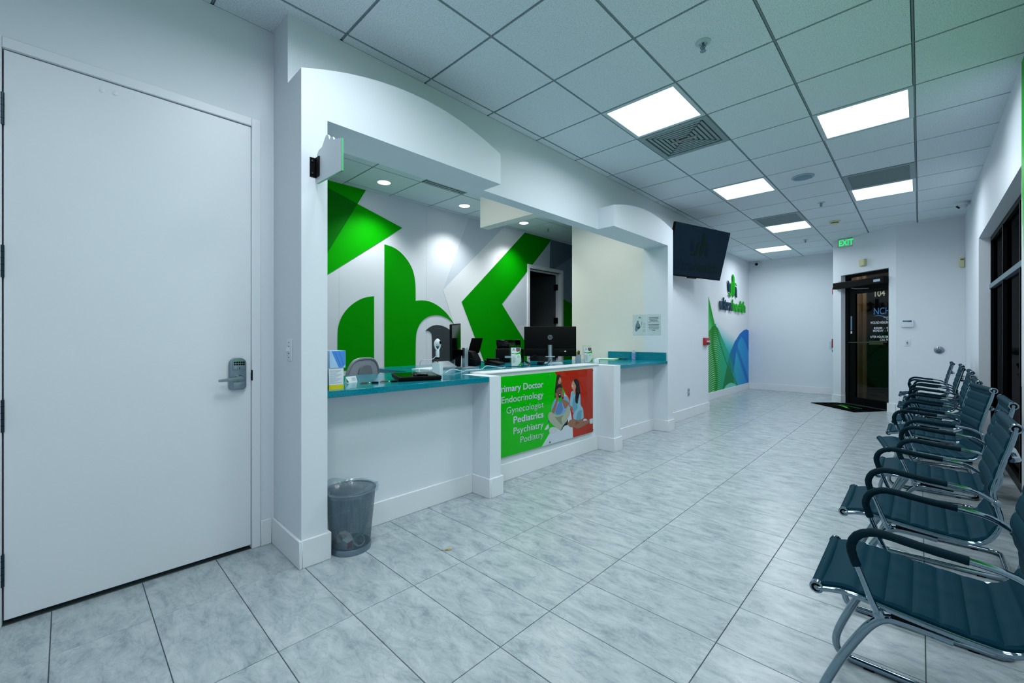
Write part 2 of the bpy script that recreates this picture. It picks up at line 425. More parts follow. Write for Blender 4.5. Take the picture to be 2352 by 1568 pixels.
POSTER = [('red', [(3.259, 0.891), (3.923, 0.893), (3.917, 0.212), (3.56, 0.213), (3.555, 0.341), (3.518, 0.482), (3.421, 0.682)]), ('white', [(3.071, 0.208), (3.189, 0.319), (3.351, 0.371), (3.421, 0.682), (3.518, 0.482), (3.555, 0.341), (3.56, 0.213)]), ('hair_brown', [(3.322, 0.864), (3.346, 0.859), (3.361, 0.843), (3.367, 0.812), (3.363, 0.765), (3.346, 0.763), (3.302, 0.77), (3.293, 0.699), (3.276, 0.642), (3.259, 0.637), (3.262, 0.702), (3.272, 0.772), (3.281, 0.818), (3.293, 0.853)]), ('skin_light', [(3.341, 0.839), (3.361, 0.825), (3.365, 0.792), (3.353, 0.772), (3.324, 0.77), (3.312, 0.785), (3.324, 0.813)]), ('skin_dark', [(3.33, 0.79), (3.349, 0.792), (3.351, 0.782), (3.335, 0.78)]), ('skin_light', [(3.431, 0.656), (3.466, 0.647), (3.497, 0.595), (3.492, 0.559), (3.461, 0.574), (3.451, 0.624)]), ('shirt', [(3.259, 0.629), (3.288, 0.635), (3.332, 0.588), (3.381, 0.625), (3.411, 0.646), (3.461, 0.629), (3.487, 0.59), (3.497, 0.546), (3.461, 0.513), (3.411, 0.465), (3.341, 0.468), (3.264, 0.478), (3.255, 0.497), (3.212, 0.508), (3.212, 0.555), (3.226, 0.588)]), ('shirt_shade', [(3.332, 0.588), (3.381, 0.625), (3.376, 0.559), (3.401, 0.52), (3.361, 0.471), (3.288, 0.478), (3.264, 0.501), (3.302, 0.568)]), ('skin_dark', [(3.281, 0.721), (3.302, 0.737), (3.351, 0.742), (3.379, 0.721), (3.385, 0.679), (3.363, 0.645), (3.332, 0.642), (3.302, 0.663), (3.288, 0.694)]), ('hair_black', [(3.274, 0.713), (3.278, 0.745), (3.302, 0.764), (3.341, 0.768), (3.371, 0.753), (3.381, 0.718), (3.351, 0.737), (3.307, 0.731), (3.288, 0.711)]), ('hair_black', [(3.302, 0.669), (3.33, 0.677), (3.363, 0.675), (3.363, 0.645), (3.343, 0.63), (3.317, 0.64)]), ('white', [(3.324, 0.667), (3.353, 0.669), (3.349, 0.661), (3.328, 0.659)]), ('hair_black', [(3.304, 0.703), (3.324, 0.707), (3.324, 0.704), (3.306, 0.699)]), ('hair_black', [(3.347, 0.707), (3.367, 0.709), (3.367, 0.706), (3.349, 0.704)]), ('skin_mid', [(3.272, 0.689), (3.288, 0.688), (3.324, 0.649), (3.317, 0.623), (3.266, 0.513), (3.243, 0.491), (3.212, 0.517), (3.259, 0.584), (3.288, 0.626), (3.269, 0.666)]), ('skin_mid', [(3.363, 0.693), (3.386, 0.703), (3.396, 0.678), (3.411, 0.646), (3.401, 0.614), (3.482, 0.578), (3.494, 0.557), (3.433, 0.515), (3.409, 0.526), (3.373, 0.608), (3.359, 0.651)]), ('watch', [(3.371, 0.632), (3.399, 0.635), (3.403, 0.623), (3.375, 0.618)]), ('pants', [(3.155, 0.469), (3.167, 0.505), (3.198, 0.517), (3.264, 0.478), (3.302, 0.466), (3.411, 0.465), (3.466, 0.522), (3.492, 0.539), (3.515, 0.513), (3.51, 0.452), (3.436, 0.377), (3.386, 0.36), (3.351, 0.31), (3.264, 0.363), (3.189, 0.415)]), ('pants_shade', [(3.259, 0.461), (3.312, 0.448), (3.401, 0.46), (3.361, 0.423), (3.386, 0.36), (3.341, 0.384), (3.288, 0.427)]), ('hair_black', [(3.386, 0.351), (3.433, 0.376), (3.477, 0.407), (3.469, 0.35), (3.411, 0.35), (3.361, 0.312), (3.351, 0.31)]), ('shoe', [(3.105, 0.357), (3.116, 0.371), (3.145, 0.396), (3.161, 0.403), (3.172, 0.368), (3.145, 0.354)]), ('blue', [(3.159, 0.442), (3.187, 0.417), (3.161, 0.417)]), ('shoe', [(3.173, 0.345), (3.198, 0.367), (3.264, 0.36), (3.302, 0.336), (3.288, 0.309), (3.212, 0.302), (3.178, 0.321)]), ('skin_dark', [(3.351, 0.31), (3.379, 0.337), (3.393, 0.347), (3.386, 0.318)]), ('skin_light', [(3.563, 0.789), (3.586, 0.79), (3.616, 0.751), (3.608, 0.718), (3.592, 0.688), (3.608, 0.639), (3.563, 0.642), (3.567, 0.696), (3.539, 0.707), (3.531, 0.758)]), ('white', [(3.538, 0.74), (3.557, 0.736), (3.55, 0.724), (3.54, 0.727)]), ('hair_black', [(3.544, 0.769), (3.557, 0.769), (3.557, 0.766), (3.544, 0.765)]), ('blouse', [(3.523, 0.672), (3.56, 0.684), (3.576, 0.639), (3.608, 0.658), (3.673, 0.653), (3.69, 0.625), (3.689, 0.549), (3.697, 0.517), (3.722, 0.495), (3.64, 0.492), (3.567, 0.456), (3.502, 0.536), (3.502, 0.576), (3.515, 0.618)]), ('blouse_shade', [(3.567, 0.625), (3.592, 0.585), (3.608, 0.552), (3.64, 0.53), (3.64, 0.492), (3.567, 0.456), (3.539, 0.51), (3.555, 0.57)]), ('hair_black', [(3.567, 0.786), (3.581, 0.798), (3.608, 0.803), (3.645, 0.79), (3.664, 0.76), (3.678, 0.709), (3.691, 0.65), (3.667, 0.637), (3.64, 0.541), (3.608, 0.551), (3.591, 0.585), (3.606, 0.665), (3.614, 0.726), (3.588, 0.757)]), ('skin_mid', [(3.482, 0.557), (3.518, 0.537), (3.563, 0.507), (3.557, 0.474), (3.502, 0.527)]), ('blouse', [(3.567, 0.456), (3.64, 0.498), (3.717, 0.505), (3.739, 0.474), (3.748, 0.383), (3.7, 0.369), (3.608, 0.376), (3.557, 0.401)]), ('blouse_shade', [(3.64, 0.467), (3.717, 0.47), (3.7, 0.369), (3.608, 0.376)]), ('skin_mid', [(3.469, 0.353), (3.482, 0.385), (3.544, 0.399), (3.602, 0.389), (3.608, 0.368), (3.695, 0.376), (3.75, 0.348), (3.855, 0.348), (3.86, 0.316), (3.717, 0.292), (3.631, 0.285), (3.592, 0.306), (3.508, 0.321)]), ('skin_dark', [(3.592, 0.306), (3.608, 0.368), (3.684, 0.341), (3.608, 0.333), (3.597, 0.31)]), ('white', [(3.858, 0.354), (3.921, 0.354), (3.919, 0.301), (3.867, 0.303)]), ('white', [(3.741, 0.37), (3.795, 0.369), (3.815, 0.348), (3.745, 0.35)])]
POSTER_BOX = [(2.547, 0.89), (3.923, 0.893), (3.917, 0.212), (2.533, 0.21)]
POSTER_TEXT = [(3.09, 0.76), (3.09, 0.665), (3.09, 0.571), (3.09, 0.479), (3.09, 0.384), (3.09, 0.293), (2.816, 0.756), (2.573, 0.665), (2.595, 0.575), (2.682, 0.48), (2.682, 0.388), (2.772, 0.297)]
POSTER_TOPS = [(2.816, 0.813), (2.682, 0.535), (2.776, 0.355)]
POSTER_BOLTS = [(3.165, 0.865), (3.9, 0.87), (3.901, 0.237), (3.169, 0.231)]
SIGN = [(-2.389, 2.22), (-2.333, 2.224), (-2.289, 2.23), (-2.271, 2.247), (-2.254, 2.263), (-2.236, 2.276), (-2.219, 2.272), (-2.208, 2.261), (-2.199, 2.239), (-2.189, 2.245), (-2.178, 2.247), (-2.161, 2.242), (-2.153, 2.234), (-2.15, 2.224), (-2.059, 2.204), (-2.059, 2.043), (-2.385, 2.053)]
EMBLEM = [('navy', [(9.734, 2.443), (9.794, 2.429), (9.85, 2.382), (9.881, 2.326), (9.885, 2.198), (9.834, 2.204), (9.784, 2.226), (9.764, 2.264), (9.754, 2.406)]), ('green', [(10.029, 2.442), (9.967, 2.413), (9.936, 2.37), (9.936, 2.225), (9.905, 2.183), (9.864, 2.16), (9.814, 2.16), (9.784, 2.184), (9.794, 2.149), (9.844, 2.12), (9.915, 2.111), (9.977, 2.132), (10.029, 2.166)]), ('green', [(10.06, 2.608), (10.124, 2.595), (10.166, 2.559), (10.183, 2.5), (10.183, 2.436), (10.252, 2.439), (10.306, 2.414), (10.328, 2.372), (10.284, 2.392), (10.241, 2.391), (10.204, 2.361), (10.198, 2.286), (10.198, 2.219), (10.166, 2.163), (10.102, 2.118), (10.081, 2.116)]), ('navy', [(10.237, 2.357), (10.295, 2.355), (10.35, 2.312), (10.361, 2.115), (10.306, 2.125), (10.263, 2.156), (10.247, 2.196)])]
# ================================================================== floor
fb = MB()
fb.box(-5.05, 0.62, -2.4, 11.5, -0.12, -0.007)
floor = tag(fb.build('floor', GROUT), 'grey travertine tile floor with dark grout joints', 'floor', kind='structure')
FX0, FDX, FY0, FDY = -2.409, 0.606, 0.571, 0.3071
G = 0.0016
def xleft(y):
    return XD if y < 0.86 else (XW if y < 7.45 else XF)
tile_full = None
for j in range(-10, 36):
    y0, y1 = FY0 + j*FDY + G, FY0 + (j+1)*FDY - G
    ym = (y0 + y1) / 2
    if y1 < -2.3 or y0 > YF: continue
    y1 = min(y1, YF - 0.002)
    for i in range(-1, 6):
        x0, x1 = FX0 + i*FDX + G, FX0 + (i+1)*FDX - G
        xl = min(xleft(y0), xleft(y1))
        full = True
        if x1 < xl + 0.01: continue
        if x0 < xl: x0 = xl; full = False
        xr = 0.572 if 4.36 < ym < 7.24 else XR
        if x0 > xr - 0.01: continue
        if x1 > xr: x1 = xr; full = False
        if y1 - y0 < FDY - 2*G - 1e-4: full = False
        cxm = (x0 + x1) / 2
        if (Vector((cxm, ym)) - P1).dot(WN) < -0.5 and cxm > -1.25: continue
        if ym > YR + 0.35 and cxm > -0.2: continue
        if full and tile_full is not None:
            o = tile_full.copy(); COL.objects.link(o); o.parent = floor
        else:
            mb = MB(); cw, cd = (x1-x0)/2, (y1-y0)/2
            b_ = 0.0012
            mb.add([(-cw,-cd,-0.010),(cw,-cd,-0.010),(cw,cd,-0.010),(-cw,cd,-0.010),(-cw,-cd,-b_),(cw,-cd,-b_),(cw,cd,-b_),(-cw,cd,-b_),
                    (-cw+b_,-cd+b_,0),(cw-b_,-cd+b_,0),(cw-b_,cd-b_,0),(-cw+b_,cd-b_,0)],
                   [(0,1,5,4),(1,2,6,5),(2,3,7,6),(3,0,4,7),(4,5,9,8),(5,6,10,9),(6,7,11,10),(7,4,8,11),(8,9,10,11)])
            o = mb.build('floor_tile', STONE, floor, local=True)
            if full: tile_full = o
        o.location = Vector((cxm, (y0+y1)/2, 0)) - WL[floor.name]
        o.rotation_euler = (0, 0, 0)

# ================================================================== ceilings
CX0, CDX, CY0, CDY = -2.491, 0.6147, 1.167, 0.6135
gx = lambda i: CX0 + i*CDX
gy = lambda j: CY0 + j*CDY
LIGHTS = [(1,3),(3,5),(1,7),(3,9),(1,11),(0,14),(1,-1),(3,1),(3,-3)]
VENTS = [(1,4),(3,8),(1,10)]
def tee_mesh(parent, x0, x1, y0, y1, z):
    MB().box(x0, x1, y0, y1, z, z + 0.03).build('ceiling_tee', TEEM, parent)
def make_ceiling(name, label, X, Y, xs, ys, skip, xlim, tshare):
    """X,Y: slab extents; xs, ys: grid lines; skip: set of cells without panel"""
    slab = MB().box(X[0], X[1], Y[0], Y[1], CZ + 0.016, CZ + 0.12)
    c = tag(slab.build(name, TEEGAP), label, 'ceiling', kind='structure')
    full = None
    for a in range(len(xs)-1):
        for b in range(len(ys)-1):
            x0, x1, y0, y1 = xs[a], xs[a+1], ys[b], ys[b+1]
            if (round(x0,3), round(y0,3)) in skip: continue
            x0 = max(x0, xlim(y0))
            if x1 - x0 < 0.03: continue
            g = 0.0085
            gx0 = g if x0 == xs[a] and a > 0 else 0.002
            gx1 = g if a < len(xs)-2 else 0.002
            gy0 = g if b > 0 else 0.002
            gy1 = g if b < len(ys)-2 else 0.002
            w_, d_ = x1-x0-gx0-gx1, y1-y0-gy0-gy1
            isf = abs(w_ - (CDX-2*g)) < 2e-3 and abs(d_ - (CDY-2*g)) < 2e-3
            if isf and full is not None:
                o = full.copy(); COL.objects.link(o); o.parent = c
            else:
                o = MB().box(-w_/2, w_/2, -d_/2, d_/2, 0, 0.014).build('ceiling_panel', CEILTILE, c, local=True)
                if isf: full = o
            o.location = Vector(((x0+gx0+x1-gx1)/2, (y0+gy0+y1-gy1)/2, CZ)) - WL[c.name]
    t = 0.0052
    for a in range(1, len(xs)-1):
        yy = Y[0]
        if xs[a] < -2.6 and name == 'ceiling': continue
        tee_mesh(c, xs[a]-t, xs[a]+t, Y[0]+.01, Y[1]-.01, CZ + 0.0035)
    for b in range(1, len(ys)-1):
        xa = xlim(ys[b])
        tee_mesh(c, max(xa, X[0]), X[1], ys[b]-t, ys[b]+t, CZ + 0.005)
    return c
xs = [-3.02] + [gx(i) for i in range(0, 5)] + [XR + 0.02]
ys = [-2.3] + [gy(j) for j in range(-5, 17)] + [YF]
skip = {(round(gx(i),3), round(gy(j),3)) for i, j in LIGHTS + VENTS}
def xlim_main(y):
    return XD if y < 0.86 else (XW if y < 7.45 else XF)
ceiling = make_ceiling('ceiling', 'suspended ceiling of square speckled acoustic panels in a grid', (-3.0, XR+0.03), (-2.3, YF), xs, ys, skip, xlim_main, None)
rx = [XM] + [-4.855 + 0.634*i for i in range(0, 4)] + [XI]
ry = [0.95] + [2.268 + 0.606*j for j in range(-2, 9)] + [7.3]
RPAN = [(3, 2), (3, 6)]
rskip = {(round(rx[2],3), round(ry[4],3))} | {(round(rx[i],3), round(ry[j],3)) for i, j in RPAN}
c2 = make_ceiling('ceiling_reception', 'suspended ceiling above the reception desk area', (XM, XI), (0.95, 7.3), rx, ry, rskip, lambda y: XM, None)

# ================================================================== walls
def wallbox(name, boxes, label, m=PAINT, cat='wall'):
    mb = MB()
    for b in boxes: mb.box(*b)
    return struct(name, mb, m, label, cat)
TH = 0.12
# door wall (left of the picture)
wallbox('wall_left', [(XD-TH, XD, -2.3, -0.24, 0, CZ), (XD-TH, XD, 0.79, 0.862, 0, CZ), (XD-TH, XD, -0.24, 0.79, 2.49, CZ)],
        'white wall holding the keypad door at the left')
wallbox('wall_near', [(XD-TH, XR+TH, -2.42, -2.3, 0, CZ)], 'white wall behind the camera')
# reception wall with the knee walls and the header
wallbox('wall_reception', [
    (XD-TH, XW, 0.862, 1.0, 0, CZ),                 # pier body to the ceiling
    (XI, XW, 1.0, 5.404, HB, CZ),                   # header
    (XI, XW, 1.0, 2.231, 0, 0.884), (XI, XW, 2.231, 4.19, 0, CT), (XI, XW, 4.19, 5.404, 0, 0.884),
    (XI, XW, 5.404, 7.33, 0, CZ), (XF-TH, XW, 7.33, 7.45, 0, CZ)],
    'white reception wall with the counter opening and the wall below the television')
def arch(name, y0, y1, z_end, z_top, leg0, leg1, label):
    ym, hw = (y0+y1)/2, (y1-y0)/2
    top = []
    n = 28
    for k in range(n+1):
        y = y1 - (y1-y0)*k/n
        top.append((y, z_end + (z_top - z_end) * (1 - ((y-ym)/hw)**2)))
    poly = []
    if leg0: poly += [(y0, 0), (leg0, 0), (leg0, HB)]
    else: poly += [(y0, HB)]
    if leg1: poly += [(leg1, HB), (leg1, 0), (y1, 0)]
    else: poly += [(y1, HB)]
    poly += top
    mb = MB().prism(poly, lambda u, v, d: (d, u, v), XW, XP)
    return struct(name, mb, PAINT, label, 'pier')
arch('wall_pier_arch', 0.862, 2.349, 2.65, 2.795, 1.0, None, 'white pier with a long arched header above the left part of the counter')
arch('wall_pier_arch', 4.055, 5.56, 2.645, 2.745, None, 5.404, 'white pier with an arched header beside the television')
mb = MB().box(XW, XP, 2.231, 2.35, 0, CT); struct('wall_pilaster', mb, PAINT, 'short white pilaster left of the green poster', 'pilaster')
mb = MB().box(XW, XP, 4.052, 4.19, 0, CT); struct('wall_pilaster', mb, PAINT, 'short white pilaster right of the green poster', 'pilaster')
mb = MB().box(XI-0.035, XW+0.012, 2.35, 4.052, CT, CT+0.012); struct('trim_1', mb, PAINT_BASE, 'white cap on the low wall above the green poster', 'trim', bevel=0.003)
wallbox('wall_stub', [(-3.463, XI, 3.12, 3.24, HB, CZ)], 'short bulkhead hanging behind the header above the desk', PAINT_BEIGE)
wallbox('wall_partition', [(-3.885, XI, 5.404, 5.53, 0, CZ)], 'pale cream partition carrying the two notices', PAINT_BEIGE)
# reception shell
wallbox('wall_mural', [(XM-TH, XM, 0.83, 5.585, 0, CZ), (XM-TH, XM, 6.52, 7.42, 0, CZ), (XM-TH, XM, 5.585, 6.52, 2.44, CZ)], 'white reception wall printed with a huge green logo mural', MGREY)
wallbox('wall_reception_side', [(XM, XD-TH, 0.83, 0.95, 0, CZ)], 'side wall of the reception behind the left pier')
wallbox('wall_reception_end', [(XM, XF-TH, 7.3, 7.42, 0, CZ)], 'end wall of the reception beyond the dark doorway')
# dark room behind the mural door
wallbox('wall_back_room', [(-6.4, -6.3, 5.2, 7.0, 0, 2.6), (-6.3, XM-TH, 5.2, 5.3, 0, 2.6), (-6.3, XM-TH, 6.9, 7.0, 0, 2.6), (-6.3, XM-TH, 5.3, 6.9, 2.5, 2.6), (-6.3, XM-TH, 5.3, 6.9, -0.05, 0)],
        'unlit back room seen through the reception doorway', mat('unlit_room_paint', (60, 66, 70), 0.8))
# far end
wallbox('wall_far_mural', [(XF-TH, XF, 7.45, YF, 0, CZ)], 'far end wall section printed with green and blue waves', PAINT)
wallbox('wall_far', [(XF-TH, -1.08, YF, YF+TH, 0, CZ)], 'plain white wall at the far end of the hall')
wallbox('wall_far_return', [(-1.2, -1.08, 10.1, YF, 0, CZ)], 'white return wall beside the exit door')
# exit wall (diagonal)
mb = MB()
OPL, OPR, OPT = 0.175, 1.088, 2.378
def exbox(mb, s0, s1, o0, o1, z0, z1):
    mb.prism([(s0, z0), (s1, z0), (s1, z1), (s0, z1)], lambda u, v, d: ex(u, d, v), o0, o1)
exbox(mb, 0, OPL, -0.16, 0, 0, CZ); exbox(mb, OPR, WLEN, -0.16, 0, 0, CZ); exbox(mb, OPL, OPR, -0.16, 0, OPT, CZ)
struct('wall_exit', mb, PAINT, 'angled white wall around the glass exit door')
wallbox('wall_exit_side', [(-0.285, XR+0.1, YR, YR+TH, 0, CZ)], 'white wall with the thermostat right of the exit door')
# window wall
W0, W1, WT = 4.366, 7.24, 2.362
wallbox('wall_right', [(XR, XR+0.16, -2.3, W0, 0, CZ), (XR, XR+0.16, W1, YR, 0, CZ), (XR, XR+0.16, W0, W1, WT, CZ)], 'white window wall behind the row of chairs')

# ---------------------------------------------------------------- baseboards
BH, BT = 0.148, 0.016
def base(name, segs, label):
    mb = MB()
    for s_ in segs: mb.box(*s_, 0, BH)
    return struct(name, mb, PAINT_BASE, label, 'baseboard', bevel=0.003, bseg=1)
base('baseboard_left', [(XD, XD+BT, 0.79, 0.862-BT), (XD, XD+BT, -2.3, -0.25)], 'white baseboard between the keypad door and the pier')
base('baseboard_pier', [(XD, XP+BT, 0.862-BT, 0.862), (XP, XP+BT, 0.862, 1.0+BT), (XW+BT, XP, 1.0, 1.0+BT)], 'tall white baseboard wrapped around the left pier')
base('baseboard_counter', [(XW, XW+BT, 1.0, 2.231-BT)], 'white baseboard behind the waste bin under the counter')
base('baseboard_pilaster', [(XW, XP+BT, 2.231-BT, 2.231), (XP, XP+BT, 2.231, 2.35+BT), (XW+BT, XP, 2.35, 2.35+BT)], 'white baseboard wrapped around the pilaster left of the poster')
base('baseboard_poster', [(XW, XW+BT, 2.35+BT, 4.052-BT)], 'white baseboard under the green poster')
base('baseboard_pilaster', [(XW, XP+BT, 4.052-BT, 4.052), (XP, XP+BT, 4.052, 4.19+BT), (XW+BT, XP, 4.19, 4.19+BT)], 'white baseboard wrapped around the pilaster right of the poster')
base('baseboard_nook', [(XW, XW+BT, 4.19+BT, 5.404-BT)], 'white baseboard in the nook under the right counter end')
base('baseboard_pier', [(XW, XP+BT, 5.404-BT, 5.404), (XP, XP+BT, 5.404, 5.56+BT), (XW+BT, XP, 5.56, 5.56+BT)], 'white baseboard wrapped around the pier below the television')
base('baseboard_television', [(XW, XW+BT, 5.56+BT, 7.45+BT), (XF, XW, 7.45, 7.45+BT)], 'white baseboard under the television and the fire alarm pull')
base('baseboard_mural', [(XF, XF+BT, 7.45+BT, YF)], 'white baseboard below the wave mural')
base('baseboard_far', [(XF+BT, -1.2, YF-BT, YF)], 'white baseboard along the far wall')
mb = MB()
exbox(mb, -0.012, OPL+BT, 0, BT, 0, BH); exbox(mb, OPL, OPL+BT, -0.075, 0, 0, BH); exbox(mb, OPR-BT, WLEN, 0, BT, 0, BH)
struct('baseboard_exit', mb, PAINT_BASE, 'white baseboard at both sides of the exit door', 'baseboard')
base('baseboard_right', [(-0.285, XR, YR-BT, YR), (XR-BT, XR, W1, YR-BT), (XR-BT, XR, -2.3, W0)], 'white baseboard behind the chairs')

# ================================================================== door with keypad
d1 = thing('door_1', 'plain white door with a keypad lever lock at the left', 'door', (XD, 0.28, 0), kind='structure')
mb = MB()
mb.box(XD-TH, XD+0.012, -0.24, -0.186, 0, 2.49); mb.box(XD-TH, XD+0.012, 0.742, 0.79, 0, 2.49); mb.box(XD-TH, XD+0.012, -0.186, 0.742, 2.4415, 2.49)
mb.build('door_frame', PAINT_DOOR, d1, bevel=0.003, bseg=1)
MB().box(XD-0.05, XD, -0.1815, 0.7414, 0.022, 2.4385).build('door_leaf', PAINT_DOOR, d1, bevel=0.002, bseg=1)
MB().box(XD-TH, XD-0.06, -0.186, 0.742, 0, 0.02).build('threshold', mat('threshold_dark', (40, 30, 26), 0.8), d1)
MB().box(XD-0.1, XD-0.09, -0.186, 0.742, 0.0, 2.44).build('gap_shade_sheet', mat('gap_shade_black', (6, 6, 6), 0.9), d1)  # black sheet behind the leaf, stands in for shade in the gap
for zc in (2.185, 1.542, 0.889, 0.237):
    hb = MB().tube([(XD+0.006, -0.1855, zc-0.068), (XD+0.006, -0.1855, zc+0.068)], 0.0072, 10)
    ho = hb.build('hinge', mat('dark_hinge_steel', (46, 62, 72), 0.3, 0.8), d1, smooth=True)
    for dz in (-0.041, -0.0136, 0.0136, 0.041):
        MB().lathe([(0.0076, -0.0008), (0.0076, 0.0008)], (XD+0.006, -0.1855, zc+dz), 10).build('knuckle', BLACK, ho)
for yy, zz in ((0.119, 2.391), (0.165, 2.394)):
    MB().lathe([(0.010, 0), (0.010, 0.002), (0.006, 0.003)], n=16, fn=lambda x, y, z, yy=yy, zz=zz: (XD+z, yy+x, zz+y)).build('screw_cap', PAINT_DOOR, d1, smooth=True)
# strike plate in the gap
MB().box(XD+0.0003, XD+0.002, 0.7395, 0.7418, 0.985, 1.02).build('strike_plate', STEEL_D, d1)
MB().box(XD+0.002, XD+0.0126, 0.7418, 0.7475, 0.973, 1.034).build('latch_guard', BLACK, d1)
# lock: rounded escutcheon
def rrect(y0, y1, z0, z1, r, rt=None, n=6):
    rt = rt or r; pts = []
    for cy, cz, a0, rr in ((y1-r, z0+r, -90, r), (y1-rt, z1-rt, 0, rt), (y0+rt, z1-rt, 90, rt), (y0+r, z0+r, 180, r)):
        for k in range(n+1):
            a = math.radians(a0 + 90*k/n); pts.append((cy + rr*math.cos(a), cz + rr*math.sin(a)))
    return pts
onD = lambda u, v, d: (XD + d, u, v)
lock = MB().prism(rrect(0.629, 0.714, 0.925, 1.106, 0.022, 0.032), onD, 0, 0.022).build('keypad_lock', STEEL_D, d1, bevel=0.006)
MB().prism(rrect(0.645, 0.706, 1.04, 1.098, 0.004, 0.024), onD, 0.022, 0.030).build('keypad_plate', STEEL, lock, bevel=0.002)
for r_ in range(2):
    for k in range(5):
        MB().lathe([(0.0048, 0), (0.0048, 0.004)], n=12, fn=lambda x, y, z, k=k, r_=r_: (XD+0.030+z, 0.653+k*0.0112+x*0.9, 1.081-r_*0.0118+y)).build('key_button', BLACK, lock, smooth=True)
MB().lathe([(0.0095, 0), (0.0095, 0.005), (0.006, 0.006)], n=18, fn=lambda x, y, z: (XD+0.030+z, 0.675+x, 1.050+y)).build('key_cylinder', STEEL, lock, smooth=True)
MB().box(XD+0.034, XD+0.0375, 0.6735, 0.6765, 1.045, 1.055).build('keyway', BLACK, lock)
MB().box(XD+0.021, XD+0.025, 0.648, 0.704, 0.935, 0.972).build('lower_panel', STEEL, lock, bevel=0.0015)
MB().lathe([(0.020, 0), (0.018, 0.02), (0.014, 0.04)], n=20, fn=lambda x, y, z: (XD+0.020+z, 0.676+x, 0.992+y)).build('lever_hub', STEEL, lock, smooth=True)
lv = MB().prism([(0.690, 0.981), (0.690, 1.003), (0.670, 1.003), (0.600, 0.995), (0.572, 0.993), (0.572, 0.979), (0.600, 0.979), (0.660, 0.980)], onD, 0.046, 0.064)
lv.build('lever', STEEL, lock, bevel=0.004)

# ================================================================== dark doorway in the mural wall
d2 = thing('door_2', 'open doorway with a white frame in the green mural wall', 'door', (XM, 6.05, 0), kind='structure')
mb = MB()
for a in ((5.54, 5.60, 0, 2.44), (6.505, 6.565, 0, 2.44), (5.54, 6.565, 2.44, 2.505)):
    mb.box(XM-TH-0.01, XM+0.02, a[0], a[1], a[2], a[3])
mb.build('door_frame', PAINT_DOOR, d2, bevel=0.003, bseg=1)
mb = MB(); mb.box(XM-0.07, XM-0.05, 5.60, 5.625, 0, 2.42); mb.box(XM-0.07, XM-0.05, 6.48, 6.505, 0, 2.42); mb.box(XM-0.07, XM-0.05, 5.60, 6.505, 2.41, 2.44)
mb.build('door_stop', PAINT_DOOR, d2)
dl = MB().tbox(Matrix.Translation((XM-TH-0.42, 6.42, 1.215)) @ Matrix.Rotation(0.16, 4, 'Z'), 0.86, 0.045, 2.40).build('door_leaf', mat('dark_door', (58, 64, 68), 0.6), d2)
for zc in (2.18, 1.55, 0.9):
    MB().box(XM-TH-0.012, XM-0.045, 6.455, 6.478, zc-0.055, zc+0.055).build('hinge', BLACK, d2)

# ================================================================== printed mural in the reception
MM = {'mural_green_top': GREEN_M, 'mural_green_dark': GREEN_D, 'mural_green_bright': GREEN_B, 'mural_letter_u': GREEN, 'mural_letter_h': GREEN,
      'mural_letter_leg': MNAVY, 'mural_pale_chevron': MGREY_L, 'mural_green_chevron': GREEN, 'mural_slate': MSLATE, 'mural_blue_grey': MBLUE,
      'mural_green_right': GREEN, 'mural_grey_wedge': MGREY_D, 'mural_grey_inner': MGREY_D}
wm = bpy.data.objects['wall_mural']
LAY = ['mural_grey_wedge', 'mural_grey_inner', 'mural_pale_chevron', 'mural_blue_grey', 'mural_slate', 'mural_green_right', 'mural_green_top', 'mural_green_dark',
       'mural_green_bright', 'mural_letter_u', 'mural_letter_h', 'mural_letter_leg', 'mural_green_chevron']
MURAL['mural_green_top'] = [(1.79, 3.038), (2.556, 3.038), (2.449, 2.846)]
MURAL['mural_green_dark'] = [(0.96, 3.038), (1.79, 3.038), (2.449, 2.846), (1.845, 1.772), (0.96, 1.123)]
MURAL['mural_green_bright'] = [(2.449, 2.846), (3.068, 2.67), (1.845, 1.772)]
def clipz(p):
    return [(y, max(0.02, min(CZ-0.004, z))) for y, z in p]
for k, nm in enumerate(LAY):
    pts = clipz(MURAL[nm])
    if nm == 'mural_green_chevron':
        pts = [(5.481, 3.038), (6.223, 3.038), (5.70, 2.53), (5.535, 2.375), (4.919, 1.773), (5.535, 1.10), (5.535, 0.45), (4.703, 0.496), (4.077, 1.757)]
    if nm == 'mural_grey_inner':
        pts = [(6.228, 3.038), (6.187, 2.972), (6.166, 2.51), (5.694, 2.51)]
    if nm == 'mural_slate':
        pts = [(6.228, 3.038), (6.187, 2.972), (6.166, 2.51), (6.31, 2.51), (7.28, 3.02), (7.28, 3.038)]
    if nm == 'mural_blue_grey':
        pts = [(6.31, 2.51), (7.28, 3.02), (7.28, 1.77), (6.57, 1.97), (6.57, 2.51)]
    if nm == 'mural_green_right':
        pts = [(6.57, 1.97), (7.28, 1.77), (7.28, 0.1), (6.57, 0.1)]
    if 'letter' in nm: pts = smooth_poly(pts)
    mb = MB().prism(pts, lambda u, v, d: (XM + d, u, v), 0.0, 0.0012 + 0.0006*k)
    mb.build(nm.replace('mural_', 'printed_'), MM[nm], wm)
# pale inner wedge between chevron and doorway
MB().prism([(4.919, 1.773), (5.535, 2.375), (5.535, 1.48), (5.26, 1.40)], lambda u, v, d: (XM + d, u, v), 0, 0.001).build('printed_grey', MGREY_D, wm)
# seams of the vinyl sheets
for yy in (2.22, 3.45, 4.68):
    MB().box(XM, XM+0.0006, yy-0.0007, yy+0.0007, 0.05, CZ-0.01).build('vinyl_seam', mat('seam_grey', (150, 160, 166), 0.6), wm)

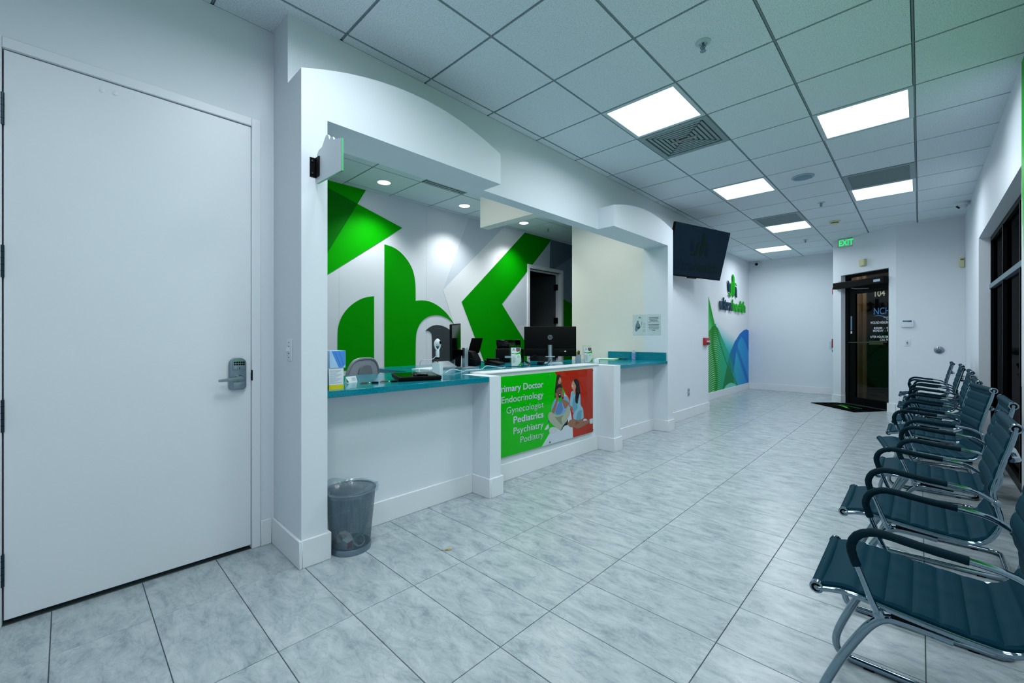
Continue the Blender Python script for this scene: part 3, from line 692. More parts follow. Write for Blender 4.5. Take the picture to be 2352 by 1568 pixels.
# ================================================================== wave mural at the far end
def wave_rgb(y, z):
    sm = lambda a, b, x: max(0.0, min(1.0, (x-a)/(b-a))) ** 2 * (3 - 2*max(0.0, min(1.0, (x-a)/(b-a))))
    mixc = lambda a, b, t: tuple(a[i]*(1-t) + b[i]*t for i in range(3))
    c = (231, 236, 240)
    # soft teal haze in the valley
    haze_top = 1.75 - 0.30*(y-8.7)
    c = mixc(c, (0, 176, 178), 0.95*sm(haze_top, haze_top-0.62, z))
    # blue side of the haze
    c = mixc(c, (0, 150, 205), 0.75*sm(9.7, 10.6, y)*sm(haze_top, haze_top-0.5, z))
    # blue hill
    hill = 1.43 - 1.02*max(0, 11.19-y)**1.55 if y < 11.19 else 1.43 - 0.35*(y-11.19)
    def hillf(y):
        pts = [(9.40, 0.05), (9.94, 0.875), (10.285, 1.132), (10.648, 1.313), (10.95, 1.40), (11.19, 1.425), (11.5, 1.38)]
        for (a, b), (c_, d) in zip(pts, pts[1:]):
            if a <= y <= c_: return b + (d-b)*(y-a)/(c_-a)
        return -1
    hz = hillf(y)
    if z < hz:
        t = sm(9.6, 10.5, y)
        c = mixc((0, 136, 104), (0, 112, 200), t)
        # inner fan of arcs
        def innerf(y):
            pts = [(9.95, 0.05), (10.25, 0.55), (10.392, 0.907), (10.58, 1.15), (10.776, 1.245), (11.0, 1.16), (11.36, 0.88)]
            for (a, b), (c_, d) in zip(pts, pts[1:]):
                if a <= y <= c_: return b + (d-b)*(y-a)/(c_-a)
            return -1
        iz = innerf(y)
        if z < iz:
            ph = (iz - z)
            arc = 0.5 + 0.5*math.cos(2*PI*(z + 0.9*(y-10.78)**2 + 0.03*math.sin(3*y)) / 0.036)
            base_c = mixc((0, 160, 190), (0, 128, 214), sm(10.3, 11.2, y))
            c = mixc(base_c, (120, 206, 240), 0.62*arc*sm(1.35, 0.85, z + 0.0)*0.9 + 0.28*sm(0.9, 1.24, z)*arc)
            dk = abs((z - (1.12 - 0.95*(y-10.3))))
            c = mixc(c, (0, 70, 170), 0.55*max(0, 1 - dk/0.16))
    # green ribbon: left of the spike line
    def spike(z):
        pts = [(2.03, 8.67), (1.462, 9.037), (1.035, 9.364), (0.646, 9.742), (0.14, 10.464), (0.0, 10.7)]
        for (a, b), (c_, d) in zip(pts, pts[1:]):
            if c_ <= z <= a: return b + (d-b)*(a-z)/(a-c_)
        return -1
    sy = spike(z)
    # green fan of arcs
    def fan(y):
        pts = [(7.4, 0.6), (8.3, 1.18), (8.66, 1.34), (8.85, 1.44), (9.008, 1.475), (9.2, 1.42), (9.426, 1.242), (9.94, 0.853), (10.2, 0.60), (10.46, 0.2), (10.6, 0.0)]
        for (a, b), (c_, d) in zip(pts, pts[1:]):
            if a <= y <= c_: return b + (d-b)*(y-a)/(c_-a)
        return -1
    fz = fan(y)
    if y < sy:
        c = mixc((140, 222, 172), (0, 152, 30), sm(sy-0.45, sy, y))
        c = mixc(c, (20, 160, 40), sm(8.8, 8.6, y)*0.8)
    if z < fz:
        left = sm(9.55, 9.2, y)
        arc = 0.5 + 0.5*math.cos(2*PI*(z + 0.55*(y-9.0)**2) / 0.043)
        if y < 9.52 + 0.25*(z-0.2) + 0.3*sm(0.9, 1.3, z) or y < sy:
            body = mixc((0, 118, 0), (0, 150, 80), sm(9.0, 9.5, y))
            hi = mixc((170, 236, 196), (60, 205, 170), sm(8.9, 9.5, y))
            band = max(0, 1 - abs(y - (9.0 + 0.12*math.sin(4*z))) / 0.13)
            t = (0.88*arc) * (1 - 0.75*band)
            c = mixc(body, hi, t * (0.35 + 0.65*sm(1.45, 1.1, z)))
        else:
            c = mixc(c, (0, 160, 130), 0.55)
    # dark green fold between the two families
    if sy > 0 and sy < y < sy + 0.06 and z < 1.5:
        c = mixc(c, (0, 96, 44), 0.6)
    if hz > z and y < 9.55 + 0.62*(1.2 - z) + 0.1 and z < 0.9 and y > 9.36 + 0.25*z:
        c = mixc(c, (0, 124, 60), 0.85 if y < sy + 0.05 else 0.35)
    if ((y-9.98)/0.42)**2 + ((z-0.10)/0.14)**2 < 1 and z < 0.26:
        c = (120, 214, 196)
    return c
def print_grid(name, parent, y0, y1, z0, z1, ny, nz, fn, place, rough=0.45):
    vv, ff, cols = [], [], []
    for j in range(nz+1):
        for i in range(ny+1):
            y = y0 + (y1-y0)*i/ny; z = z0 + (z1-z0)*j/nz
            vv.append(place(y, z)); cols.append((*lin(*[max(0, min(255, q)) for q in fn(y, z)]), 1.0))
    for j in range(nz):
        for i in range(ny):
            a = j*(ny+1)+i; ff.append((a, a+1, a+ny+2, a+ny+1))
    off = WL[parent.name]
    me = bpy.data.meshes.new(name); me.from_pydata([tuple(Vector(p)-off) for p in vv], [], ff)
    at = me.color_attributes.new('print', 'FLOAT_COLOR', 'POINT')
    at.data.foreach_set('color', [q for c in cols for q in c])
    m = bpy.data.materials.new(name + '_ink'); m.use_nodes = True
    b = m.node_tree.nodes['Principled BSDF']; b.inputs['Roughness'].default_value = rough; b.inputs['Specular IOR Level'].default_value = 0.08
    a_ = m.node_tree.nodes.new('ShaderNodeAttribute'); a_.attribute_name = 'print'
    m.node_tree.links.new(a_.outputs['Color'], b.inputs['Base Color'])
    me.materials.append(m)
    o = bpy.data.objects.new(name, me); COL.objects.link(o); o.parent = parent
    return o
wf = bpy.data.objects['wall_far_mural']
print_grid('printed_waves', wf, 8.2, YF-0.002, BH, 2.25, 240, 330, wave_rgb, lambda y, z: (XF+0.0015, y, z))
# green print by the window; unseen near stretch added to bounce green onto ceiling
def near_rgb(y, z):
    edge = 4.30 + 0.13*(z-1.8)/1.15 - 0.01*math.sin(2*z)
    t = max(0.0, min(1.0, (z - 1.55)/0.75)); t = t*t*(3-2*t)
    gcol = (10, 172, 24)
    wcol = (231, 236, 240)
    if y > edge: return wcol
    return tuple(wcol[i]*(1-t) + gcol[i]*t for i in range(3))
wr = bpy.data.objects['wall_right']
print_grid('printed_green_wave', wr, 0.2, W0-0.002, 0.9, CZ-0.004, 220, 60, near_rgb, lambda y, z: (XR-0.0015, y, z))

# ================================================================== window
win = thing('window_1', 'tall dark storefront window behind the chairs', 'window', (0.575, 5.8, 0), kind='structure')
GXW = 0.575
fr = [(W0, W0+0.045, 0, WT), (W1-0.035, W1, 0, WT), (W0, W1, WT-0.05, WT), (W0, W1, 0.0, 0.07)]
for y0, y1, z0, z1 in fr:
    MB().box(GXW, GXW+0.06, y0, y1, z0, z1).build('window_frame', BRONZE, win, bevel=0.002, bseg=1)
for yy in (6.23, 5.25):
    MB().box(GXW-0.004, GXW+0.06, yy-0.02, yy+0.02, 0.07, WT-0.05).build('mullion', BRONZE, win, bevel=0.002, bseg=1)
MB().box(GXW-0.01, GXW+0.06, W0, W1, 1.775, 1.825).build('transom', WINFR, win, bevel=0.002, bseg=1)
ed = [W0+0.045, 5.25, 6.23, W1-0.035]
for a, b in zip(ed, ed[1:]):
    for z0, z1 in ((0.07, 1.775), (1.825, WT-0.05)):
        MB().box(GXW+0.025, GXW+0.031, a, b, z0, z1).build('pane', GLASS_DARK, win)
# ================================================================== exit door
d3 = thing('door_3', 'glass exit door in a black frame with white lettering', 'door', ex(0.63, -0.1, 0), kind='structure')
def exb(name, s0, s1, o0, o1, z0, z1, m, parent=None, bevel=0.0):
    mb = MB(); exbox(mb, s0, s1, o0, o1, z0, z1); return mb.build(name, m, parent or d3, bevel=bevel, bseg=1)
FO = (-0.14, -0.085)
exb('frame_side', OPL+0.002, OPL+0.075, *FO, 0, OPT-0.002, BRONZE)
exb('frame_side', OPR-0.06, OPR-0.002, *FO, 0, OPT-0.002, BRONZE)
exb('frame_head', OPL+0.075, OPR-0.06, *FO, OPT-0.05, OPT-0.002, BRONZE)
exb('frame_transom_bar', OPL+0.075, OPR-0.06, *FO, 2.10, 2.16, BRONZE)
DO = (-0.135, -0.095)
exb('door_stile', OPL+0.08, OPL+0.20, *DO, 0.02, 2.095, BRONZE)
exb('door_stile', OPR-0.095, OPR-0.065, *DO, 0.02, 2.095, BRONZE)
exb('door_rail', OPL+0.20, OPR-0.095, *DO, 2.02, 2.095, BRONZE)
exb('door_rail', OPL+0.20, OPR-0.095, *DO, 0.02, 0.14, BRONZE)
exb('pane', OPL+0.20, OPR-0.095, -0.118, -0.112, 0.14, 2.02, GLASS_DOOR)
exb('pane', OPL+0.075, OPR-0.06, -0.118, -0.112, 2.16, OPT-0.05, GLASS_DOOR)
exb('threshold', OPL, OPR, -0.16, -0.01, 0.0, 0.014, STEEL_D)
exb('sticker', OPL+0.105, OPL+0.135, -0.0948, -0.094, 1.36, 1.62, mat('sticker_blue', (96, 130, 160), 0.5))
exb('sticker', OPL+0.105, OPL+0.135, -0.0948, -0.094, 1.30, 1.345, TRIMLT)
pb = MB().tube([ex(OPL+0.11, -0.05, 1.135), ex(OPR-0.07, -0.05, 1.148)], 0.012, 10).build('push_bar', mat('bronze_bar', (58, 62, 40), 0.4, 0.4), d3, smooth=True)
exb('push_bar_case', 0.70, 0.96, -0.085, -0.03, 1.10, 1.17, mat('bronze_bar', (58, 62, 40), 0.4, 0.4), pb, 0.006)
for s_ in (OPL+0.13, OPR-0.10):
    exb('bar_bracket', s_-0.015, s_+0.015, -0.095, -0.04, 1.12, 1.155, BRONZE, pb)
op = thing('door_opener', 'black automatic opener housing across the top of the exit door', 'door opener', ex(0.6, 0.05, 2.13))
exb('housing', 0.10, OPR, 0.004, 0.085, 2.128, 2.245, BLACK, op, 0.006)
exb('end_cap', 0.09, 0.10, 0.004, 0.085, 2.128, 2.245, BLACK_G, op)
exb('label', 0.90, 1.02, 0.0852, 0.0858, 2.165, 2.205, mat('label_white', (170, 196, 212), 0.5), op)
MB().tube([ex(0.42, 0.03, 2.12), ex(0.46, -0.02, 2.105), ex(0.66, -0.08, 2.09)], 0.008, 8).build('opener_arm', STEEL_D, op, smooth=True)
MB().tube([ex(0.15, 0.03, 2.26), ex(0.17, -0.03, 2.29), ex(0.25, -0.05, 2.25), ex(0.33, -0.03, 2.245)], 0.004, 6).build('wire', TRIMLT, op, smooth=True)
# lettering on the glass
DU = (WD.x, WD.y, 0); DV = (0, 0, 1)
DINK = mat('door_lettering_white', (214, 220, 226), 0.6, emit=(214, 220, 226), estr=0.0)
DBLUE = mat('door_lettering_blue', (64, 128, 184), 0.6)
def dtext(s, s0, z, cap, m, width=None, align='l', bold=0.0):
    mb = MB(); put_text(mb, s, ex(s0, -0.1115, z), DU, DV, cap, width, align, bold)
    mb.build('lettering', m, d3)
dtext('104', 0.735, 1.935, 0.10, mat('door_lettering_gold', (214, 206, 176), 0.6), None, 'l', 0.02)
dtext('NCH', 0.72, 1.625, 0.115, DBLUE, 0.29)
dtext('Healthcare', 0.90, 1.558, 0.024, DINK); dtext('System', 0.945, 1.528, 0.024, DINK)
dtext('WOUND HEALING', 0.655, 1.462, 0.045, DINK, 0.345, 'l', 0.01)
dtext('8:00AM  -  4:', 0.72, 1.374, 0.036, DINK, 0.255, 'l', 0.01)
dtext('MONDAY  -  F', 0.705, 1.326, 0.036, DINK, 0.27, 'l', 0.01)
dtext('AFTER HOURS EME', 0.65, 1.222, 0.036, DINK, 0.345, 'l', 0.01)
dtext('CALL 911', 0.83, 1.172, 0.036, DINK, 0.165, 'l', 0.01)
mb = MB(); pts = [(0.72 + 0.34*t, 1.588 + 0.022*math.sin(t*PI*1.6+0.4)) for t in [k/14 for k in range(15)]]
mb.prism([(u, v) for u, v in pts] + [(u, v-0.012*math.sin(PI*k/14)-0.002) for k, (u, v) in reversed(list(enumerate(pts)))], lambda u, v, d: ex(u, d, v), -0.1117, -0.1113)
mb.build('printed_swoosh', DBLUE, d3)

# ================================================================== outside the exit door
OD = -WN
def outp(s_, o, z): return ex(s_, -o, z)
OUT = [(-1.08, 10.27), (-0.20, 9.45), (3.0, 9.45), (3.0, 14.0), (-1.08, 14.0)]
mb = MB(); mb.prism(OUT, lambda u, v, d: (u, v, d), -0.1, -0.02)
pv = tag(mb.build('porch_floor', mat('porch_joint', (50, 52, 54), 0.9)), 'dark paved porch outside the exit door', 'porch', kind='structure')
for a in range(-2, 8):
    for b in range(8):
        q = [(-0.3+a*0.42, 0.2+b*0.42), (0.11+a*0.42, 0.2+b*0.42), (0.11+a*0.42, 0.61+b*0.42), (-0.3+a*0.42, 0.61+b*0.42)]
        w4 = [ex(u, -v, 0) for u, v in q]
        if min(p[1] for p in w4) < 9.46 or min(p[0] for p in w4) < -1.05: continue
        mb = MB(); mb.prism(q, lambda u, v, d: ex(u, -v, d), -0.02, -0.012)
        mb.build('paver', PAVE, pv)
mb = MB(); mb.box(-1.08, -0.796, 11.2, 11.5, -0.012, 2.62); mb.box(-1.08, -1.062, 10.3, 11.2, -0.012, 2.62)
pw = tag(mb.build('wall_porch', STUCCO), 'tan stucco porch wall outside the exit door', 'wall', kind='structure')
for x0, x1 in ((-0.945, -0.908), (-0.845, -0.795)):
    MB().box(x0, x1, 11.175, 11.2, -0.012, 2.62).build('corner_trim', STUCCO_L, pw)
mb = MB(); mb.prism(OUT, lambda u, v, d: (u, v, d), 2.62, 2.7); tag(mb.build('porch_ceiling', STUCCO), 'tan porch ceiling above the exit door', 'ceiling', kind='structure')
mb = MB().box(-1.08, 3.0, 13.4, 13.5, -0.012, 2.62)  # colour set black so the lamp-lit end wall reads as darkness
pd = tag(mb.build('wall_porch_end', mat('porch_end_darkness', (10, 11, 11), 0.7)), 'storefront wall across the porch, coloured black for the dark outside', 'wall', kind='structure')
pl = bpy.data.lights.new('added_porch_lamp', 'POINT'); pl.energy = 3.0; pl.color = (1.0, 0.88, 0.72); pl.shadow_soft_size = 0.1  # added to light the tan wall outside; no such lamp is seen
plo = thing('added_porch_lamp', 'added lamp under the porch ceiling, brightens the tan stucco', 'lamp', (-0.45, 10.7, 2.56))
MB().lathe([(0.09, 0.06), (0.09, 0.03), (0.06, 0.0)], WL[plo.name], 16).build('added_lamp_shade', mat('added_lamp_glow', (255, 240, 210), 0.5, emit=(255, 236, 200), estr=3.0), plo, smooth=True)
po = bpy.data.objects.new('added_lamp_light', pl); COL.objects.link(po); po.parent = plo; po.location = (0, 0, -0.08)
# ================================================================== ceiling fixtures
LAB = {(1,3): 'nearest square light panel, in front of the air vent', (3,5): 'large square light panel in the right ceiling row, nearest the window wall',
       (1,7): 'square light panel in the left ceiling row between the two vents', (3,9): 'square light panel directly behind the dark return grille on the right',
       (1,11): 'square light panel directly behind the far air vent', (0,14): 'small looking farthest light panel near the end wall',
       (1,-1): 'square light panel above the keypad door, out of the picture', (3,1): 'square light panel above the camera, out of the picture', (3,-3): 'square light panel behind the camera, out of the picture'}
FRM = mat('light_frame_white', (190, 210, 216), 0.4)
for (i, j) in LIGHTS:
    x0, x1, y0, y1 = gx(i)+0.004, gx(i+1)-0.004, gy(j)+0.004, gy(j+1)-0.004
    t = thing('ceiling_light', LAB[(i, j)], 'ceiling light', ((x0+x1)/2, (y0+y1)/2, CZ), group='square ceiling light panels')
    f = 0.03
    for b in ((x0, x1, y0, y0+f), (x0, x1, y1-f, y1), (x0, x0+f, y0+f, y1-f), (x1-f, x1, y0+f, y1-f)):
        MB().box(*b, CZ-0.003, CZ+0.014).build('light_frame', FRM, t)
    MB().box(x0+f, x1-f, y0+f, y1-f, CZ+0.002, CZ+0.012).build('diffuser', DIFFUSER, t)
    panel_lamp(t, x1-x0-2*f, y1-y0-2*f, PANEL_W, (0.872, 0.94, 1.0))
for (i, j), lb in zip(RPAN, ('light panel above the left counter, hidden behind the header', 'light panel above the desk, hidden behind the header near the partition')):
    x0, x1, y0, y1 = rx[i]+0.004, rx[i+1]-0.004, ry[j]+0.004, ry[j+1]-0.004
    t = thing('ceiling_light', lb, 'ceiling light', ((x0+x1)/2, (y0+y1)/2, CZ), group='square ceiling light panels')
    f = 0.03
    for b in ((x0, x1, y0, y0+f), (x0, x1, y1-f, y1), (x0, x0+f, y0+f, y1-f), (x1-f, x1, y0+f, y1-f)):
        MB().box(*b, CZ-0.003, CZ+0.014).build('light_frame', FRM, t)
    MB().box(x0+f, x1-f, y0+f, y1-f, CZ+0.002, CZ+0.012).build('diffuser', DIFFUSER_R, t)
    panel_lamp(t, x1-x0-2*f, y1-y0-2*f, PANEL_W*0.6, (0.97, 1.0, 0.97))
# supply and return vents
def vent(i, j, label, kind):
    x0, x1, y0, y1 = gx(i)+0.005, gx(i+1)-0.005, gy(j)+0.005, gy(j+1)-0.005
    t = thing('ceiling_vent', label, 'air vent', ((x0+x1)/2, (y0+y1)/2, CZ), group='ceiling air vents')
    f = 0.045
    for b in ((x0, x1, y0, y0+f), (x0, x1, y1-f, y1), (x0, x0+f, y0+f, y1-f), (x1-f, x1, y0+f, y1-f)):
        MB().box(*b, CZ-0.004, CZ+0.012).build('vent_frame', VENTM, t)
    MB().box(x0+f, x1-f, y0+f, y1-f, CZ+0.013, CZ+0.0155).build('vent_back', VENTD if kind == 'grid' else mat('vent_inside_grey', (112, 132, 134), 0.8), t)
    if kind == 'grid':
        n = 22
        for k in range(n):
            yy = y0 + f + (y1-y0-2*f)*(k+0.5)/n
            MB().box(x0+f, x1-f, yy-0.006, yy+0.006, CZ, CZ+0.006).build('vent_slat', VENTM, t)
    else:
        cx, cy = (x0+x1)/2, (y0+y1)/2
        for q in range(6):
            r0 = 0.05 + q*0.036
            mb = MB()
            for sx, sy, dx, dy in ((0, -1, 1, 0), (0, 1, 1, 0), (-1, 0, 0, 1), (1, 0, 0, 1)):
                c0 = Vector((cx + sx*r0, cy + sy*r0, CZ+0.004))
                if dx: mb.box(c0.x-r0, c0.x+r0, c0.y-0.011, c0.y+0.011, CZ, CZ+0.006)
                else: mb.box(c0.x-0.011, c0.x+0.011, c0.y-r0, c0.y+r0, CZ, CZ+0.006)
            mb.build('vent_louver', VENTM, t)
        MB().box(cx-0.12, cx+0.12, cy-0.012, cy+0.012, CZ-0.006, CZ+0.002).build('vent_plate', mat('vent_tan', (150, 156, 146), 0.6), t)
vent(1, 4, 'grey air vent behind the nearest light panel', 'louver')
vent(3, 8, 'dark perforated return grille in the right ceiling row', 'grid')
vent(1, 10, 'grey return grille in the left ceiling row farther back', 'grid')
t = thing('ceiling_vent', 'dark slotted vent above the reception desk', 'air vent', ((rx[2]+rx[3])/2, (ry[4]+ry[5])/2, CZ), group='ceiling air vents')
MB().box(rx[2]+.005, rx[3]-.005, ry[4]+.005, ry[5]-.005, CZ+0.008, CZ+0.012).build('vent_back', VENTD, t)
for k in range(14):
    xx = rx[2] + 0.634*(k+0.5)/14
    MB().box(xx-0.012, xx+0.012, ry[4]+.01, ry[5]-.01, CZ-0.002, CZ+0.006).build('vent_slat', VENTM, t)
# sprinklers
def sprinkler(x, y, label):
    t = thing('sprinkler_head', label, 'sprinkler', (x, y, CZ), group='ceiling sprinkler heads')
    MB().lathe([(0.045, 0.0), (0.043, -0.006), (0.024, -0.012), (0.020, -0.004)], (x, y, CZ), 24).build('escutcheon', mat('sprinkler_white', (188, 206, 212), 0.4), t, smooth=True)
    MB().tube([(x, y, CZ), (x, y, CZ-0.05)], 0.007, 10).build('stem', STEEL_D, t, smooth=True)
    for sgn in (-1, 1):
        MB().tube([(x+sgn*0.004, y, CZ-0.018), (x+sgn*0.016, y, CZ-0.03), (x+sgn*0.004, y, CZ-0.05)], 0.003, 6).build('frame_arm', STEEL_D, t, smooth=True)
    MB().lathe([(0.018, 0), (0.018, 0.002)], (x, y, CZ-0.056), 14).build('deflector', STEEL_D, t)
sprinkler(-0.968, 2.718, 'nearest white sprinkler head in the ceiling, high at top')
sprinkler(-0.965, 7.032, 'sprinkler head between the right light panel and the smoke detector')
sprinkler(-1.538, 9.476, 'farthest sprinkler head, beyond the far air vent')
sprinkler(-4.47, 5.542, 'sprinkler head above the reception desk')
mb = MB().lathe([(0.11, 0.0), (0.11, -0.008), (0.095, -0.012)], (-0.961, 5.768, CZ), 32)
sp = mb.build('ceiling_speaker', mat('speaker_white', (160, 184, 200), 0.5), smooth=True); tag(sp, 'round flat loudspeaker set in the ceiling', 'speaker')
MB().lathe([(0.09, -0.0125), (0.09, -0.014)], (-0.961, 5.768, CZ), 32).build('speaker_grille', mat('speaker_grille_grey', (124, 156, 178), 0.7), sp)
t = thing('smoke_detector', 'ivory round smoke detector near the exit sign', 'smoke detector', (-0.967, 8.306, CZ))
MB().lathe([(0.075, 0.0), (0.075, -0.012), (0.06, -0.018)], (-0.967, 8.306, CZ), 28).build('base', IVORY, t, smooth=True)
MB().lathe([(0.052, -0.018), (0.05, -0.04), (0.03, -0.048)], (-0.967, 8.306, CZ), 28).build('sensor_head', IVORY, t, smooth=True)
MB().lathe([(0.053, -0.024), (0.053, -0.032)], (-0.967, 8.306, CZ), 28, cap=False).build('sensor_slot', BLACK, t)
t = thing('security_camera', 'white dome camera on the ceiling beside the window wall', 'camera', (0.40, 8.32, CZ-0.1))
MB().lathe([(0.075, 0.1), (0.075, 0.072), (0.06, 0.055)], (0.40, 8.32, CZ-0.1), 24).build('mount', TRIMLT, t, smooth=True)
MB().lathe([(0.058, 0.06), (0.056, 0.03), (0.04, 0.008), (0.012, 0.0)], (0.40, 8.32, CZ-0.1), 24).build('dome', TRIMLT, t, smooth=True)
MB().tbox(Matrix.Translation((0.365, 8.285, CZ-0.072)) @ Matrix.Rotation(0.8, 4, 'Y'), 0.045, 0.03, 0.016).build('lens', BLACK_G, t)
t = thing('security_camera', 'small bullet camera in the far left corner under the ceiling', 'camera', (-2.79, YF-0.06, 2.9))
MB().lathe([(0.04, 0), (0.045, 0.05), (0.045, 0.07)], n=20, fn=lambda x, y, z: (-2.79+x, YF-0.10+z, 2.955+y)).build('housing', TRIMLT, t, smooth=True)
MB().lathe([(0.032, -0.012), (0.032, 0.0)], n=20, fn=lambda x, y, z: (-2.79+x, YF-0.10+z, 2.955+y)).build('lens', BLACK_G, t)
MB().tube([(-2.79, YF-0.03, 2.96), (-2.79, YF-0.0, 3.0)], 0.02, 10).build('mount', TRIMLT, t, smooth=True)
# downlights in the reception
for k, (yy, lb) in enumerate(((2.578, 'downlight above the green triangle of the mural'), (3.80, 'downlight above the middle of the reception desk'), (5.02, 'downlight behind the hanging bulkhead'))):
    x = -4.54
    t = thing('downlight', lb, 'downlight', (x, yy, CZ), group='reception downlights')
    MB().lathe([(0.092, 0.004), (0.092, -0.004), (0.074, -0.006), (0.070, 0.004)], (x, yy, CZ), 32, cap=False).build('trim_ring', WHITE, t, smooth=True)
    MB().lathe([(0.071, 0.0005), (0.071, 0.003)], (x, yy, CZ-0.003), 32).build('lens', DOWNLENS, t)
    l = bpy.data.lights.new('downlight_beam', 'SPOT'); l.energy = 28; l.color = (1.0, 1.0, 0.98); l.spot_size = math.radians(115); l.spot_blend = 0.8; l.shadow_soft_size = 0.06
    lo = bpy.data.objects.new('downlight_beam', l); COL.objects.link(lo); lo.parent = t; lo.location = (0, 0, -0.03)

# ================================================================== exit sign and wall devices
t = thing('exit_sign', 'green glowing EXIT sign under the ceiling above the exit door', 'exit sign', ex(0.16, 0.06, 2.86))
SU = Vector((0.985, -0.17, 0)).normalized(); SO = Vector((-1.105, 9.86, 0)); SN = Vector((SU.y, -SU.x, 0))
es = lambda u, v, d: tuple(SO + SU*u + SN*d + Vector((0, 0, v)))
MB().prism(rrect(0, 0.262, 2.885, 3.035, 0.012), es, -0.045, 0).build('housing', mat('sign_housing', (176, 196, 196), 0.4), t, bevel=0.004)
MB().prism(rrect(0.012, 0.25, 2.895, 3.025, 0.006), es, 0, 0.003).build('face', mat('sign_face', (226, 234, 236), 0.4), t)
mb = MB(); put_text(mb, 'EXIT', es(0.131, 2.908, 0.0036), SU, (0, 0, 1), 0.102, 0.21, 'c', 0.012)
mb.build('lettering', mat('exit_green_glow', (0, 220, 80), 0.5, emit=(10, 235, 96), estr=0.6), t)
MB().tube([es(0.13, 3.03, -0.02), es(0.13, CZ, -0.02)], 0.02, 10).build('ceiling_mount', TRIMLT, t)
t = thing('sounder', 'ivory alarm sounder box above the exit door', 'alarm box', ex(0.63, 0.0, 2.48))
mb = MB(); exbox(mb, 0.575, 0.70, 0, 0.035, 2.485, 2.60); mb.build('box', IVORY, t, bevel=0.005)
mb = MB(); exbox(mb, 0.645, 0.70, 0.035, 0.055, 2.485, 2.60); mb.build('cover', IVORY, t, bevel=0.005)
# fire alarm devices
def pull(name, label, cat, P, parts):
    t = thing(name, label, cat, P)
    for nm, b, m in parts: MB().box(*b).build(nm, m, t, bevel=0.003, bseg=1)
    return t
pull('fire_alarm_pull', 'red fire alarm pull station at the end of the television wall', 'fire alarm', (XW, 7.3, 1.1), [
    ('case', (XW, XW+0.04, 7.20, 7.40, 1.10, 1.222), RED), ('handle', (XW+0.04, XW+0.052, 7.25, 7.38, 1.15, 1.175), mat('alarm_white', (214, 190, 200), 0.4)),
    ('plate', (XW+0.04, XW+0.044, 7.24, 7.39, 1.112, 1.14), mat('alarm_dark', (60, 16, 28), 0.4))])
pull('fire_alarm_strobe', 'red strobe light high on the return wall beside the exit door', 'fire alarm', (-1.2, 10.3, 2.1), [
    ('case', (-1.225, -1.2, 10.2, 10.32, 2.06, 2.19), RED), ('lens', (-1.25, -1.225, 10.235, 10.285, 2.09, 2.14), WHITE)])
pull('fire_alarm_pull', 'red pull station with a clear cover beside the exit door', 'fire alarm', (-1.2, 10.3, 1.0), [
    ('case', (-1.235, -1.2, 10.22, 10.32, 1.03, 1.20), RED), ('cover', (-1.27, -1.235, 10.20, 10.33, 1.0, 1.16), mat('cover_clear', (190, 210, 220), 0.2)),
    ('tag', (-1.236, -1.23, 10.23, 10.31, 0.95, 0.99), mat('sticker_blue', (96, 130, 160), 0.5))])
# thermostat, switch, push plate, motion sensor
onR = lambda u, v, d: (u, YR - d, v)
t = thing('thermostat', 'white thermostat on the wall right of the exit door', 'thermostat', (-0.15, YR, 1.4))
MB().prism(rrect(-0.226, -0.073, 1.39, 1.508, 0.02), onR, 0, 0.03).build('case', TRIMLT, t, bevel=0.006)
MB().prism([(-0.205, 1.478), (-0.145, 1.478), (-0.13, 1.473), (-0.098, 1.473), (-0.098, 1.497), (-0.205, 1.497)][:6], onR, 0.03, 0.0315).build('screen', mat('screen_blue', (36, 76, 98), 0.3), t)
t = thing('light_switch', 'white light switch below the thermostat', 'light switch', (-0.15, YR, 1.09))
MB().prism(rrect(-0.187, -0.113, 1.087, 1.20, 0.005), onR, 0, 0.006).build('plate', TRIMLT, t, bevel=0.002)
MB().box(-0.158, -0.142, YR-0.02, YR-0.006, 1.13, 1.158).build('toggle', mat('toggle_grey', (110, 130, 140), 0.4), t)
for zz in (1.108, 1.178): MB().lathe([(0.004, 0), (0.004, 0.002)], n=8, fn=lambda x, y, z, zz=zz: (-0.15+x, YR-0.006-z, zz+y)).build('screw', STEEL_D, t)
t = thing('door_push_plate', 'oval steel door push plate with a wheelchair symbol', 'push plate', (0.21, YR, 0.98))
ell = [(0.21 + 0.058*math.cos(a*PI/18), 1.034 + 0.055*math.sin(a*PI/18)) for a in range(36)]
MB().prism(ell, onR, 0, 0.018).build('plate', STEEL, t, bevel=0.006)
mb = MB()
mb.tube([onR(0.203+0.0*k, 1.068-0.006*k, 0.0185) for k in range(5)] + [onR(0.222, 1.042, 0.0185), onR(0.232, 1.02, 0.0185), onR(0.24, 1.02, 0.0185)], 0.0032, 6)
mb.tube([onR(0.206+0.022*math.cos(a), 1.022+0.02*math.sin(a), 0.0185) for a in [math.radians(130+200*k/14) for k in range(15)]], 0.0028, 6)
mb.lathe([(0.0055, 0.0), (0.0055, 0.001)], n=10, fn=lambda x, y, z: onR(0.203+x, 1.076+y, 0.0185+z))
mb.build('wheelchair_symbol', mat('symbol_navy', (20, 34, 52), 0.5), t)
t = thing('motion_sensor', 'ivory motion sensor in the corner by the window wall', 'sensor', (0.455, YR, 2.27))
MB().box(0.425, 0.48, YR-0.045, YR, 2.285, 2.425).build('case', IVORY, t, bevel=0.006)
MB().box(0.435, 0.47, YR-0.049, YR-0.045, 2.385, 2.405).build('lens', mat('lens_grey', (90, 104, 90), 0.3), t)
